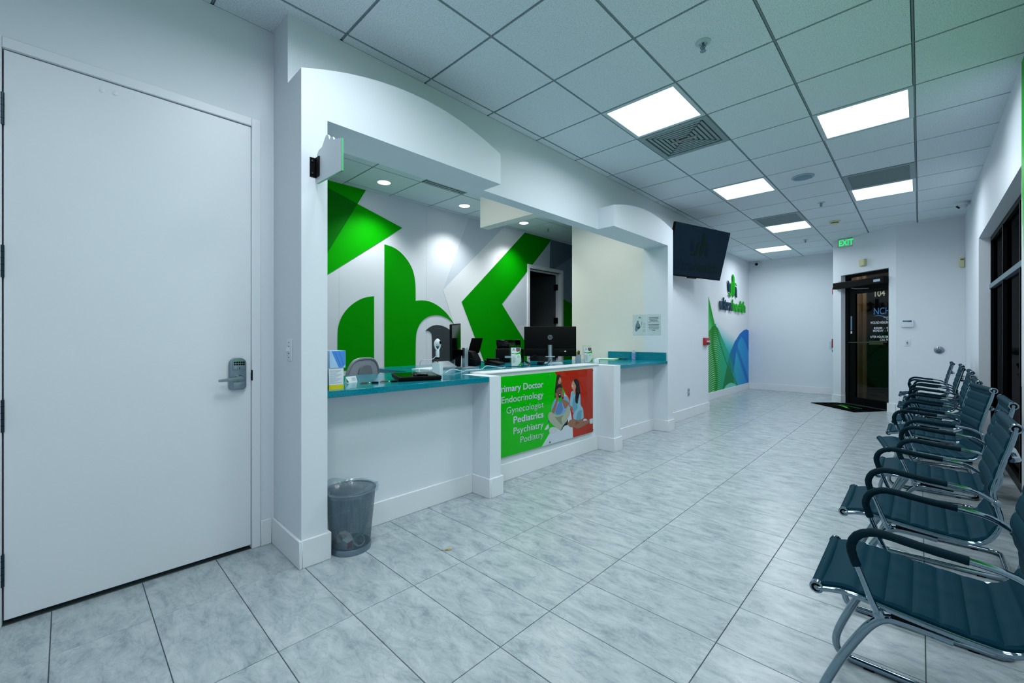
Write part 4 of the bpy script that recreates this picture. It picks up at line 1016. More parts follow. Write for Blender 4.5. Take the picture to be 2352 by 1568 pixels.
# outlet on the television wall
t = thing('wall_outlet', 'white power outlet low on the television wall', 'outlet', (XW, 6.6, 0.34))
onT = lambda u, v, d: (XW + d, u, v)
MB().prism(rrect(6.555, 6.63, 0.335, 0.45, 0.004), onT, 0, 0.006).build('plate', mat('outlet_plate', (168, 186, 196), 0.4), t, bevel=0.002)
for zz in (0.365, 0.42): MB().prism(rrect(6.574, 6.611, zz-0.016, zz+0.016, 0.008), onT, 0.006, 0.009).build('socket', mat('socket_grey', (120, 140, 152), 0.4), t)
# switch on the pier side
t = thing('light_switch', 'white toggle switch on the side of the left pier', 'light switch', (-2.53, 0.862, 1.09))
onS = lambda u, v, d: (u, 0.862 - d, v)
MB().prism(rrect(-2.566, -2.496, 1.092, 1.212, 0.003), onS, 0, 0.006).build('plate', TRIMLT, t, bevel=0.002)
MB().box(-2.536, -2.526, 0.862-0.022, 0.862-0.006, 1.145, 1.165).build('toggle', TRIMLT, t)
for zz in (1.11, 1.132, 1.172, 1.194): MB().lathe([(0.0035, 0), (0.0035, 0.002)], n=8, fn=lambda x, y, z, zz=zz: (-2.531+x, 0.856-z, zz+y)).build('screw', INK, t)
# acrylic sign on a black bracket
t = thing('acrylic_sign', 'white acrylic sign jutting from the left pier on a black bracket', 'sign', (XP, 0.943, 2.04))
pts = [(max(x, XP+0.012), z) for x, z in SIGN]
pts[0] = (XP+0.012, 2.205); pts[-1] = (XP+0.012, 2.053)
MB().prism(pts, lambda u, v, d: (u, d, v), 0.938, 0.948).build('panel', ACRYL_W, t)
MB().box(pts[14][0]-0.0005, pts[14][0]+0.002, 0.938, 0.948, pts[15][1], pts[14][1]).build('green_edge', ACRYL_EDGE, t)  # green strip along the end of the acrylic panel
mb = MB(); mb.prism([(pts[15][0], pts[15][1]-0.0015), (pts[16][0], pts[16][1]-0.0015), (pts[16][0], pts[16][1]+0.0005), (pts[15][0], pts[15][1]+0.0005)], lambda u, v, d: (u, d, v), 0.938, 0.948)
mb.build('green_edge', ACRYL_EDGE, t)
MB().box(XP, XP+0.003, 0.905, 0.948, 2.085, 2.19).build('bracket_plate', BLACK, t)
MB().box(XP, XP+0.05, 0.932, 0.938, 2.085, 2.19).build('bracket_fin', BLACK, t)
for zz in (2.105, 2.17): MB().lathe([(0.005, 0), (0.005, 0.006)], n=10, fn=lambda x, y, z, zz=zz: (XP+0.003+z, 0.918+x, zz+y)).build('bolt', CHROME, t)

# ================================================================== television
TVC = Vector((-2.270, 6.235, 2.428)); TW, TH_ = 1.225, 0.71
yw, ti = 0.265, 0.242
tu = Vector((math.sin(yw), math.cos(yw), 0)); tn0 = Vector((math.cos(yw), -math.sin(yw), 0))
tn = tn0*math.cos(ti) + Vector((0, 0, -math.sin(ti))); tup = tn0*math.sin(ti) + Vector((0, 0, math.cos(ti)))
tv = thing('television', 'black flat television tilted down from the wall, faint logo on its dark screen', 'television', tuple(TVC - tup*TH_/2))
tf = lambda u, v, d: tuple(TVC + tu*u + tup*v + tn*d)
rc = lambda u0, u1, v0, v1: [(u0, v0), (u1, v0), (u1, v1), (u0, v1)]
MB().prism(rc(-TW/2, TW/2, -TH_/2, TH_/2), tf, -0.045, 0).build('case', BLACK, tv, bevel=0.006)
MB().prism(rc(-TW/2+0.008, TW/2-0.008, -TH_/2+0.018, TH_/2-0.008), tf, 0, 0.0015).build('screen', mat('screen_off', (4, 12, 18), 0.3, spec=0.06, emit=(5, 20, 32), estr=0.5), tv)
mb = MB(); mb.prism(rc(-0.13, 0.05, -TH_/2-0.014, -TH_/2), tf, -0.03, -0.002); mb.build('sensor_bar', BLACK_G, tv)
TVG = mat('screen_logo_green', (3, 12, 8), 0.3, spec=0.06, emit=(2, 16, 14), estr=0.5); TVN = mat('screen_logo_navy', (3, 8, 16), 0.3, spec=0.06, emit=(2, 12, 26), estr=0.5)
ey0, ey1, ez0, ez1 = 9.734, 10.361, 2.111, 2.608
for nm, pl_ in EMBLEM:
    q = [(((y-ey0)/(ey1-ey0)-0.5)*0.44 - 0.03, ((z-ez0)/(ez1-ez0))*0.34 - 0.065) for y, z in pl_]
    MB().prism(smooth_poly(q, 50), tf, 0.0015, 0.0022).build('logo_stroke', TVG if nm == 'green' else TVN, tv)
mb = MB(); wA = put_text(mb, 'ultra', tf(-0.50, -0.26, 0.002), tu, tup, 0.145, 0.41, 'l', 0.02); mb.build('lettering', TVN, tv)
mb = MB(); put_text(mb, 'health', tf(-0.07, -0.26, 0.002), tu, tup, 0.145, 0.55, 'l', 0.02); mb.build('lettering', TVG, tv)
MB().tube([tf(0, 0, -0.045), (TVC.x-0.17, TVC.y+0.03, TVC.z+0.02), (XW, TVC.y+0.05, TVC.z+0.02)], 0.025, 10).build('wall_arm', BLACK, tv, smooth=True)
MB().box(XW, XW+0.02, TVC.y-0.1, TVC.y+0.2, TVC.z-0.1, TVC.z+0.14).build('wall_plate', BLACK, tv)

# ================================================================== 3D logo on the wave mural
sg = thing('logo_sign', 'raised logo sign reading ultrahealth above the wave mural', 'sign', (XF, 10.1, 1.81))
for nm, pl_ in EMBLEM:
    MB().prism(smooth_poly(pl_, 50), lambda u, v, d: (XF + d, u, v), 0.018, 0.034).build('emblem_stroke', NAVY if nm == 'navy' else SIGNGREEN, sg, bevel=0.002, bseg=1)
def letters(s, y0, wd, m):
    v, f, w_ = text_geo(s, 0.018, 0.0)
    adv = []
    # single letters, each an object: advance measured on growing prefixes
    k = wd / w_
    for q, ch in enumerate(s):
        cv, cf, cw = text_geo(ch, 0.018, 0.0)
        end = text_geo(s[:q+1], 0.018, 0.0)[2]
        u0 = y0 + (end - cw)*k
        mb = MB()
        n = len(cv)
        mb.add([(XF+0.034, u0 + p[0]*k, 1.812 + p[1]*0.355) for p in cv], cf)
        o = mb.build('letter', m, sg)
        md = o.modifiers.new('depth', 'SOLIDIFY'); md.thickness = 0.016; md.offset = -1.0 
letters('ultra', 9.225, 0.775, NAVY)
letters('health', 10.035, 0.95, SIGNGREEN)
for yy, zz in ((9.5, 1.9), (10.0, 1.9), (10.6, 1.9), (10.1, 2.3)):
    MB().lathe([(0.008, 0), (0.008, 0.02)], n=8, fn=lambda x, y, z, yy=yy, zz=zz: (XF+z, yy+x, zz+y)).build('standoff', STEEL_D, sg)

# ================================================================== poster
po_ = thing('poster_panel', 'acrylic poster with a laughing family and a list of medical services', 'poster', (XW, 3.17, 0.21))
PX = XW + 0.014
MB().box(PX, PX+0.005, 2.43, 3.925, 0.208, 0.892).build('panel', mat('poster_green', (0, 198, 0), 0.5, spec=0.05), po_)
PCOL = {'red': (186, 38, 4), 'white': (214, 222, 234), 'hair_brown': (62, 40, 34), 'skin_light': (198, 152, 124), 'skin_dark': (128, 84, 66), 'skin_mid': (160, 110, 86), 'shirt': (128, 170, 214),
        'shirt_shade': (92, 136, 190), 'hair_black': (22, 20, 22), 'watch': (40, 44, 52), 'pants': (178, 182, 160), 'pants_shade': (140, 146, 126), 'shoe': (206, 210, 216), 'blue': (40, 80, 140),
        'blouse': (140, 192, 214), 'blouse_shade': (104, 160, 186)}
for k, (nm, pl_) in enumerate(POSTER):
    if k == 0:
        pl_ = [(3.259, 0.8915), (3.9245, 0.8915), (3.9245, 0.2085), (3.56, 0.2085)] + pl_[4:]
    if k == 1:
        pl_ = [(3.066, 0.2085)] + pl_[1:-1] + [(3.56, 0.2085)]
    if k > 1: pl_ = smooth_poly(pl_, 75, 1)
    MB().prism(pl_, lambda u, v, d: (d, u, v), PX+0.005, PX+0.0051+0.00005*k).build('printed_' + nm, mat('poster_ink_' + nm, PCOL[nm], 0.5, spec=0.1), po_)
PT = mat('poster_ink_lettering', (206, 220, 232), 0.3); PTS = mat('poster_ink_shadow', (8, 60, 40), 0.4)
for s_, bz, y0, bold in (('Primary Doctor', 0.760, 2.485, 0.02), ('Endocrinology', 0.665, 2.535, 0.008), ('Gynecologist', 0.571, 2.595, -0.004), ('Pediatrics', 0.479, 2.682, 0.022), ('Psychiatry', 0.384, 2.682, 0.007), ('Podiatry', 0.293, 2.772, -0.004)):
    mb = MB(); put_text(mb, s_, (PX+0.0054, 3.093, bz-0.003), (0, 1, 0), (0, 0, 1), 0.057, 3.09-y0, 'r', bold); mb.build('printed_shadow', PTS, po_)
    mb = MB(); put_text(mb, s_, (PX+0.0062, 3.09, bz), (0, 1, 0), (0, 0, 1), 0.057, 3.09-y0, 'r', bold); mb.build('lettering', PT, po_)
MB().box(PX+0.0145, PX+0.0165, 2.43, 3.925, 0.208, 0.892).build('acrylic_cover', glass_mat('poster_acrylic', (0.97, 0.98, 0.98), 0.02), po_)
for yy, zz in POSTER_BOLTS + [(2.47, 0.862), (2.47, 0.235)]:
    MB().lathe([(0.009, 0.0165), (0.009, 0.022), (0.006, 0.024)], n=16, fn=lambda x, y, z, yy=yy, zz=zz: (PX+z, yy+x, zz+y)).build('standoff', CHROME, po_, smooth=True)
    MB().lathe([(0.007, -0.014), (0.007, 0.0)], n=12, fn=lambda x, y, z, yy=yy, zz=zz: (PX+z, yy+x, zz+y)).build('standoff_post', CHROME, po_)

# ================================================================== counter
ct = thing('reception_counter', 'teal speckled laminate counter top of the reception', 'counter', (-2.9, 3.2, CT-0.038))
CB = CT - 0.038
MB().box(-3.27, XP-0.004, 1.002, 2.229, CB, CT).build('counter_slab', TEAL, ct, bevel=0.002, bseg=1)
MB().prism([(-3.95, 2.231), (XI-0.036, 2.231), (XI-0.036, 4.19), (-3.95, 4.19)], lambda u, v, d: (u, v, d), CB, CT).build('counter_slab', TEAL, ct)
MB().box(-3.45, XP-0.004, 4.192, 5.402, CB, CT).build('counter_slab', TEAL, ct, bevel=0.002, bseg=1)
MB().box(-3.27, -3.95, 2.10, 2.229, CB, CT).build('counter_slab', TEAL, ct)
sp_ = tag(MB().box(-3.24, XP-0.02, 5.384, 5.403, CT, CT+0.106).build('back_splash', TEAL), 'teal laminate backsplash under the notices', 'backsplash')
MB().box(-2.779, -2.777, 5.3835, 5.3842, CT, CT+0.106).build('splash_joint', BLACK, sp_)
tag(MB().box(-3.24, XP-0.055, 1.0015, 1.02, CT, CT+0.098).build('side_splash', TEAL), 'teal laminate splash behind the supply box at the left pier', 'backsplash')
# desk base behind (keeps the slab standing)
for (x0, x1, y0, y1) in ((-3.9, -3.86, 2.3, 4.1), (-3.24, -3.2, 1.1, 1.9), (-3.42, -3.38, 4.3, 5.38)):
    MB().box(x0, x1, y0, y1, 0, CB).build('support_panel', mat('desk_panel', (190, 200, 206), 0.5), ct)

# ---------------- things on the counter
Z = CT
def T(name, label, cat, x, y, rz=0, group=None, z=Z):
    return thing(name, label, cat, (x, y, z), (0, 0, rz), group)
L_ = dict(local=True)
# mask boxes
t = T('supply_box', 'white supply box with a yellow base at the left counter end', 'box', -2.495, 1.084, -0.03)
MB().box(-0.075, 0.055, -0.042, 0.042, 0.025, 0.122).build('carton', PAPER, t, **L_, bevel=0.001, bseg=1)
MB().box(-0.0755, 0.0555, -0.0425, 0.0425, 0.0, 0.025).build('yellow_base', mat('carton_yellow', (222, 206, 20), 0.5, noise=0.15, nscale=120), t, **L_)
mb = MB()
for k in range(13):
    mb.box(0.055, 0.0556, -0.036, 0.030 - 0.01*((k*7) % 4), 0.036+k*0.006, 0.0378+k*0.006)
mb.build('printed_lines', mat('print_blue_grey', (150, 168, 190), 0.6), t, **L_)
t = T('mask_box', 'blue printed face mask box lying on the white supply box', 'box', -2.495, 1.088, -0.02, z=Z+0.1225)
MB().box(-0.09, 0.058, -0.044, 0.048, 0.0, 0.1).build('carton', mat('carton_pale_blue', (170, 204, 236), 0.4), t, **L_, bevel=0.001, bseg=1)
MB().prism([(-0.034, 0.098), (0.046, 0.098), (0.046, 0.02), (0.03, 0.003), (0.008, 0.003)], lambda u, v, d: (d, u, v), 0.058, 0.0586).build('printed_mask', mat('print_blue', (70, 142, 222), 0.4), t, **L_)
mb = MB()
for (a, b) in (((-0.018, 0.097), (0.016, 0.012)), ((0.008, 0.097), (0.036, 0.012))):
    mb.prism([(a[0], a[1]), (a[0]+0.002, a[1]), (b[0]+0.002, b[1]), (b[0], b[1])], lambda u, v, d: (d, u, v), 0.0586, 0.059)
mb.build('printed_fold', mat('print_deep_blue', (40, 104, 190), 0.4), t, **L_)
# business card tent
t = T('card_stand', 'small white card with a green corner beside the mask box', 'card', -2.735, 1.31, 0.35)
MB().prism([(-0.012, 0), (0.014, 0), (0.0, 0.042)], lambda u, v, d: (u, d, v), -0.045, 0.045).build('card', PAPER, t, **L_)
MB().prism([(-0.045, 0.004), (-0.028, 0.004), (-0.038, 0.022), (-0.045, 0.03)], lambda u, v, d: (0.0145 - v*0.33, u, v), 0, 0.001).build('printed_corner', SIGNGREEN, t, **L_)
mb = MB()
for k in range(4): mb.prism([(0.0, 0.012+k*0.006), (0.035, 0.012+k*0.006), (0.035, 0.0135+k*0.006), (0.0, 0.0135+k*0.006)], lambda u, v, d: (0.015 - v*0.33, u, v), 0, 0.0005)
mb.build('printed_lines', INKGREY, t, **L_)
# keys
def keys(x, y, label, rz):
    t = T('key_ring', label, 'keys', x, y, rz, 'bunches of keys on the counter')
    MB().tube([(0.012*math.cos(a), 0.012*math.sin(a), 0.006) for a in [2*PI*k/16 for k in range(16)]], 0.0012, 6, closed=True).build('ring', CHROME, t, **L_, smooth=True)
    MB().box(0.012, 0.055, -0.012, 0.012, 0, 0.012).build('fob', BLACK, t, **L_, bevel=0.004)
    MB().box(-0.06, -0.012, -0.006, 0.006, 0.002, 0.006).build('key', mat('key_brass', (110, 96, 70), 0.3, 0.9), t, **L_, bevel=0.001)
    MB().box(-0.05, -0.012, 0.004, 0.018, 0.003, 0.009).build('key', mat('key_brown', (60, 34, 26), 0.5), t, **L_, bevel=0.002)
keys(-2.585, 1.365, 'car key with a black fob near the front counter edge', 1.2)
keys(-2.575, 1.50, 'bunch of keys beside the black tablet', 1.0)
# black tablet device
t = T('black_tablet', 'flat black glossy device lying on the left counter', 'tablet', -2.60, 1.73, -0.32)
MB().prism([(-0.105, 0.014), (0.10, 0.0), (0.118, 0.006), (0.118, 0.03), (-0.125, 0.044), (-0.125, 0.034)], lambda u, v, d: (u, d, v), -0.15, 0.15).build('body', BLACK, t, **L_, bevel=0.004)
MB().prism([(-0.115, 0.0438), (0.10, 0.0318), (0.10, 0.0328), (-0.115, 0.0448)], lambda u, v, d: (u, d, v), -0.138, 0.138).build('screen', BLACK_G, t, **L_)
MB().prism([(-0.02, 0.036), (0.09, 0.03), (0.095, 0.042), (0.0, 0.054)], lambda u, v, d: (u, d, v), -0.035, 0.06).build('scanner_pad', BLACK_G, t, **L_, bevel=0.005)
for (a, b) in ((-0.09, -0.12), (-0.09, 0.12), (0.09, -0.12), (0.09, 0.12)): MB().lathe([(0.008, 0), (0.008, 0.012)], (a, b, 0), 8).build('foot', RUBBER, t, **L_)
# webcam on a white box
t = T('carton_box', 'small white carton carrying the conference camera', 'box', -2.83, 2.085, 0.5)
MB().box(-0.033, 0.033, -0.033, 0.033, 0, 0.098).build('carton', WHITE, t, **L_, bevel=0.001, bseg=1)
MB().box(-0.034, 0.0, -0.034, 0.034, 0.098, 0.1).build('lid_flap', INKGREY, t, **L_)
t = T('conference_camera', 'white spherical camera on a forked stand atop the small carton', 'camera', -2.83, 2.085, 0.25, z=Z+0.1)
MB().tube([(0, 0, 0), (0, 0, 0.03)], 0.005, 8).build('stem', mat('key_brass', (110, 96, 70), 0.3, 0.9), t, **L_, smooth=True)
MB().box(-0.011, 0.011, -0.013, 0.013, 0.028, 0.04).build('collar', BLACK, t, **L_)
MB().box(-0.011, 0.011, -0.013, 0.013, 0.04, 0.095).build('handle', WHITE, t, **L_, bevel=0.004)
for sgn in (-1, 1):
    MB().tube([(0, sgn*0.004, 0.092), (0, sgn*0.026, 0.118), (0, sgn*0.034, 0.142), (0, sgn*0.033, 0.158)], [0.007, 0.007, 0.007, 0.008], 8).build('fork', WHITE, t, **L_, smooth=True)
MB().lathe([(0.001, -0.03), (0.016, -0.026), (0.026, -0.012), (0.028, 0.002), (0.022, 0.018), (0.010, 0.03), (0.001, 0.034)], (0, 0, 0.158), 20).build('ball', WHITE, t, **L_, smooth=True)
MB().lathe([(0.016, 0), (0.014, 0.010), (0.006, 0.013)], n=16, fn=lambda x, y, z: (0.020+z, x+0.006, 0.160+y)).build('lens', BLACK_G, t, **L_, smooth=True)
# cables
def cable(name, pts, r, m, label):
    P = [Vector(p) for p in pts]; out = []
    for i in range(len(P)-1):
        p0, p1, p2, p3 = P[max(0, i-1)], P[i], P[i+1], P[min(len(P)-1, i+2)]
        for k in range(6):
            s_ = k/6
            out.append(0.5*((2*p1) + (p2-p0)*s_ + (2*p0-5*p1+4*p2-p3)*s_*s_ + (-p0+3*p1-3*p2+p3)*s_**3))
    out.append(P[-1])
    return tag(MB().tube(out, r, 6).build(name, m, smooth=True), label, 'cable', 'cables on the reception counter')
CZ_ = Z + 0.003
cable('white_cable', [(-2.84, 2.08, Z+0.15), (-2.87, 2.05, Z+0.12), (-2.93, 2.0, Z+0.115), (-2.99, 2.02, CZ_+0.04), (-2.86, 1.93, CZ_)], 0.0025, WHITE, 'white cable dropping from the conference camera')
cable('white_cable', [(-2.88, 2.2, CZ_), (-2.97, 2.35, CZ_+0.02), (-2.92, 2.42, CZ_), (-3.0, 2.55, CZ_), (-3.0, 2.72, CZ_), (-3.12, 2.9, CZ_+0.015), (-3.0, 2.98, CZ_), (-3.06, 3.1, CZ_)], 0.003, WHITE, 'white cable curling along the middle of the counter')
cable('black_cable', [(-3.26, 2.8, Z+0.09), (-3.3, 3.0, Z+0.05), (-3.2, 3.15, CZ_), (-3.08, 3.2, CZ_), (-3.02, 3.32, CZ_), (-3.05, 3.45, CZ_), (-3.18, 3.5, CZ_+0.05)], 0.004, BLACK, 'black cable looping beside the nearer brochure holder')
cable('black_cable', [(-3.14, 4.10, Z+0.21), (-3.12, 4.05, Z+0.12), (-3.10, 3.9, Z+0.05), (-3.05, 3.75, CZ_), (-3.12, 3.6, CZ_), (-3.08, 3.52, CZ_), (-3.25, 3.6, CZ_+0.04), (-3.3, 3.75, CZ_)], 0.004, BLACK, 'black cable hanging from the back of the branded monitor')
cable('black_cable', [(-3.2, 3.62, Z+0.06), (-3.14, 3.68, Z+0.1), (-3.1, 3.7, CZ_), (-3.16, 3.84, CZ_+0.05), (-3.2, 3.9, CZ_)], 0.0035, BLACK, 'short black cable looping under the branded monitor')
t = T('cable_adapter', 'small black power adapter under the branded monitor', 'adapter', -3.04, 3.64, 0.4)
MB().box(-0.03, 0.03, -0.045, 0.045, 0, 0.03).build('body', BLACK, t, **L_, bevel=0.004)
# papers and tablet under monitor 1
t = T('paper_stack', 'flat white papers behind the small carton', 'papers', -3.40, 2.42, 0.3)
MB().box(-0.1, 0.1, -0.15, 0.15, 0, 0.008).build('sheets', PAPER, t, **L_)
t = T('silver_case', 'pale silver angled device left of the edge-on monitor', 'device', -3.34, 2.56, 0.1)
MB().prism([(-0.06, 0), (0.06, 0), (0.06, 0.02), (-0.06, 0.07)], lambda u, v, d: (u, d, v), -0.10, 0.09).build('body', mat('silver_plastic', (150, 162, 172), 0.4), t, **L_, bevel=0.003)
# monitor 1 (seen edge-on) and its silver stand
t = T('monitor', 'black monitor seen almost edge-on with a silver stand', 'monitor', -3.27, 2.735, 0.0, 'reception computer monitors')
MB().box(-0.09, 0.09, -0.10, 0.12, 0, 0.009).build('stand_base', ALU, t, **L_, bevel=0.003)
MB().box(-0.022, 0.022, -0.012, 0.032, 0.009, 0.20).build('stand_column', ALU, t, **L_, bevel=0.004)
M1 = Matrix.Translation((-0.095, -0.035, 0.265)) @ Matrix.Rotation(math.radians(131), 4, 'Z') @ Matrix.Rotation(math.radians(-3), 4, 'Y')
MB().tbox(M1, 0.50, 0.022, 0.345).build('panel', BLACK, t, **L_, bevel=0.003)
MB().tbox(M1 @ Matrix.Translation((0, -0.0115, 0.0)), 0.485, 0.001, 0.325).build('screen', BLACK_G, t, **L_)
MB().tbox(Matrix.Translation((-0.05, 0.0, 0.15)), 0.10, 0.05, 0.06).build('stand_hinge', BLACK, t, **L_, bevel=0.004)
# document scanner
t = T('document_scanner', 'black document scanner with its paper tray raised', 'scanner', -3.47, 3.0, 0.5)
MB().prism([(-0.075, 0), (0.075, 0), (0.075, 0.06), (0.03, 0.15), (-0.06, 0.165), (-0.075, 0.12)], lambda u, v, d: (u, d, v), -0.09, 0.10).build('body', BLACK, t, **L_, bevel=0.006)
MB().tbox(Matrix.Translation((0.0, 0.125, 0.215)) @ Matrix.Rotation(math.radians(-38), 4, 'X'), 0.13, 0.012, 0.2).build('paper_tray', RUBBER, t, **L_, bevel=0.003)
# flower / candy bits behind scanner
t = T('candy_dish', 'small dish of red and green sweets behind the silver monitor stand', 'dish', -3.50, 2.84, 0)
MB().lathe([(0.03, 0), (0.035, 0.1), (0.045, 0.17), (0.042, 0.17)], (0, 0, 0), 16, cap=False).build('dish', BLACK, t, **L_, smooth=True)
for k in range(7):
    a = k*0.9
    MB().lathe([(0.004, -0.01), (0.012, 0.0), (0.004, 0.01)], (0.022*math.cos(a), 0.022*math.sin(a), 0.178+0.008*(k % 2)), 8).build('sweet', [RED, mat('sweet_green', (60, 150, 50), 0.4), mat('sweet_yellow', (220, 210, 40), 0.4)][k % 3], t, **L_, smooth=True)
# charger deck
t = T('black_phone', 'flat black desk phone behind the cables', 'phone', -3.42, 3.30, 0.5)
MB().prism([(-0.09, 0), (0.09, 0), (0.09, 0.02), (-0.09, 0.055)], lambda u, v, d: (u, d, v), -0.10, 0.10).build('body', BLACK, t, **L_, bevel=0.004)
MB().box(-0.07, 0.07, -0.095, -0.05, 0.05, 0.075).build('handset', BLACK, t, **L_, bevel=0.008)
# printer
t = T('printer', 'black multifunction printer with its back tray raised', 'printer', -3.66, 3.78, -0.75)
MB().box(-0.11, 0.11, -0.17, 0.17, 0, 0.165).build('body', BLACK, t, **L_, bevel=0.006)
MB().prism([(-0.15, 0.16), (0.155, 0.16), (0.14, 0.275), (-0.165, 0.275)], lambda u, v, d: (d, u, v), -0.10, -0.085).build('paper_tray', BLACK_G, t, **L_, bevel=0.003)
MB().box(0.11, 0.1115, -0.06, 0.04, 0.055, 0.08).build('label', mat('label_pale', (150, 176, 196), 0.5), t, **L_)
MB().box(-0.0845, -0.0838, -0.028, 0.028, 0.222, 0.229).build('maker_mark', mat('faint_mark', (44, 52, 56), 0.5), t, **L_)
# brochure holders
def brochure(x, y, rz, label, h):
    t = T('brochure_holder', label, 'brochure holder', x, y, rz, 'clear brochure holders')
    tilt = Matrix.Rotation(math.radians(-9), 4, 'Y')
    MB().box(-0.03, 0.035, -0.062, 0.062, 0, 0.003).build('holder_base', ACRYL, t, **L_)
    MB().tbox(Matrix.Translation((-0.025, 0, h*0.5+0.02)) @ tilt, 0.002, 0.124, h*1.05).build('holder_back', ACRYL, t, **L_)
    MB().tbox(Matrix.Translation((0.028, 0, 0.05)) @ tilt, 0.002, 0.124, 0.09).build('holder_front', ACRYL, t, **L_)
    M = Matrix.Translation((0.0, 0, h*0.5)) @ tilt
    b = MB().tbox(M, 0.016, 0.10, h*0.96).build('brochure_stack', PAPER, t, **L_)
    P = lambda u, v, d: tuple(M @ Vector((0.0082 + d, u, v)))
    hh = h*0.96/2
    MB().prism([(-0.05, hh-0.055), (-0.01, hh-0.062), (0.03, hh-0.052), (0.05, hh-0.03), (0.05, hh-0.09), (0.04, hh-0.064), (0.0, hh-0.072), (-0.05, hh-0.062)], P, 0, 0.0008).build('printed_band', SIGNGREEN, b, **L_)
    MB().prism([(0.002, hh-0.002), (0.046, hh-0.002), (0.044, hh-0.036), (0.012, hh-0.044), (0.0, hh-0.03)], P, 0, 0.0006).build('printed_photo', mat('print_photo', (96, 72, 78), 0.5, noise=0.6, nscale=160), b, **L_)
    MB().prism([(0.05, -hh+0.05), (0.05, -hh+0.003), (0.008, -hh+0.003), (0.03, -hh+0.02)], P, 0, 0.0008).build('printed_corner', SIGNGREEN, b, **L_)
    mb = MB()
    for k in range(9): mb.prism([(-0.042, hh-0.088-k*0.0085), (-0.005-0.006*(k % 3), hh-0.088-k*0.0085), (-0.005-0.006*(k % 3), hh-0.091-k*0.0085), (-0.042, hh-0.091-k*0.0085)], P, 0, 0.0005)
    mb.build('printed_lines', INKGREY, b, **L_)
    mb = MB()
    for a, c_ in ((0.012, 0.02), (0.02, 0.035), (0.028, 0.028), (0.036, 0.018)):
        mb.prism([(a-0.002, -0.01), (a+0.002, -0.01), (a+0.003, -0.01+c_), (a+0.0005, -0.008+c_)], P, 0, 0.0006)
    mb.build('printed_logo', mat('print_leaf_green', (120, 190, 60), 0.5), b, **L_)
    mb = MB(); mb.prism([(-0.036, hh-0.02), (-0.024, hh-0.008), (-0.012, hh-0.02)], P, 0, 0.0006); mb.prism([(-0.042, hh-0.03), (-0.006, hh-0.03), (-0.006, hh-0.027), (-0.042, hh-0.027)], P, 0, 0.0006)
    mb.build('printed_emblem', mat('print_teal', (20, 110, 70), 0.5), b, **L_)
brochure(-3.04, 3.24, -0.6, 'clear holder of green and white brochures in front of the printer', 0.20)
brochure(-2.90, 4.36, -0.55, 'clear holder of green and white brochures beside the pen cup', 0.185)
# second monitor (back with logo)
t = T('monitor', 'black monitor seen from behind with a round silver logo', 'monitor', -3.14, 3.93, -0.88, 'reception computer monitors')
MB().box(-0.09, 0.09, -0.145, 0.145, 0, 0.008).build('stand_base', WHITE, t, **L_, bevel=0.003)
MB().tube([(0.035, 0, 0.008), (0.035, 0, 0.215)], 0.026, 16).build('stand_column', ALU, t, **L_, smooth=True)
MB().box(-0.02, 0.075, -0.055, 0.055, 0.075, 0.085).build('stand_clip', ALU, t, **L_, bevel=0.002)
MB().box(-0.045, -0.005, -0.305, 0.305, 0.082, 0.432).build('case', BLACK, t, **L_, bevel=0.006)
MB().box(-0.006, 0.012, -0.295, 0.305, 0.082, 0.175).build('back_cover', BLACK, t, **L_, bevel=0.006)
MB().box(-0.006, 0.03, -0.04, 0.04, 0.13, 0.2).build('stand_hinge', BLACK, t, **L_, bevel=0.005)
lg = MB().lathe([(0.029, 0), (0.029, 0.001)], n=28, fn=lambda x, y, z: (-0.0049+z, x+0.0, 0.305+y)).build('logo_disc', mat('logo_silver', (96, 108, 116), 0.4), t, **L_)
mb = MB(); put_text(mb, 'hp', (-0.0035, 0.0, 0.297), (0, 1, 0), (0.0, 0.12, 1), 0.027, 0.036, 'c', 0.0); mb.build('lettering', BLACK, lg, **L_)
MB().box(0.012, 0.016, 0.11, 0.19, 0.135, 0.15).build('port_row', BLACK_G, t, **L_)
MB().box(0.013, 0.03, 0.165, 0.185, 0.135, 0.148).build('plug', WHITE, t, **L_, bevel=0.002)
# pen cup
t = T('pen_cup', 'silver square cup of pens and a yellow marker', 'pen cup', -3.0, 4.30, 0.6)
for a in ((-0.035, -0.032, -0.035, 0.035), (0.032, 0.035, -0.035, 0.035), (-0.032, 0.032, -0.035, -0.032), (-0.032, 0.032, 0.032, 0.035)):
    MB().box(*a, 0, 0.095).build('cup_side', ALU, t, **L_)
MB().box(-0.035, 0.035, -0.035, 0.035, 0, 0.003).build('cup_base', ALU, t, **L_)
for k, (a, b, m_, hh) in enumerate(((-0.015, -0.02, mat('marker_yellow', (226, 230, 40), 0.4), 0.135), (0.0, 0.0, BLACK, 0.145), (0.012, 0.014, BLACK, 0.14), (-0.01, 0.02, BLACK, 0.13))):
    MB().tube([(a*0.4, b*0.4, 0.004), (a, b, 0.09), (a*1.3, b*1.3, hh)], 0.0055 if k else 0.008, 8).build('pen' if k else 'marker', m_, t, **L_, smooth=True)
# card holder small
t = T('card_stand', 'small white card with a green strip beside the pen cup', 'card', -2.80, 4.39, -0.2)
MB().prism([(-0.014, 0), (0.014, 0), (0.0, 0.045)], lambda u, v, d: (u, d, v), -0.045, 0.045).build('card', PAPER, t, **L_)
MB().prism([(0.03, 0.004), (0.043, 0.004), (0.043, 0.04), (0.034, 0.03)], lambda u, v, d: (0.0148 - v*0.33, u, v), 0, 0.001).build('printed_corner', SIGNGREEN, t, **L_)
MB().box(-0.02, 0.016, -0.047, 0.047, 0, 0.012).build('holder', ACRYL, t, **L_)
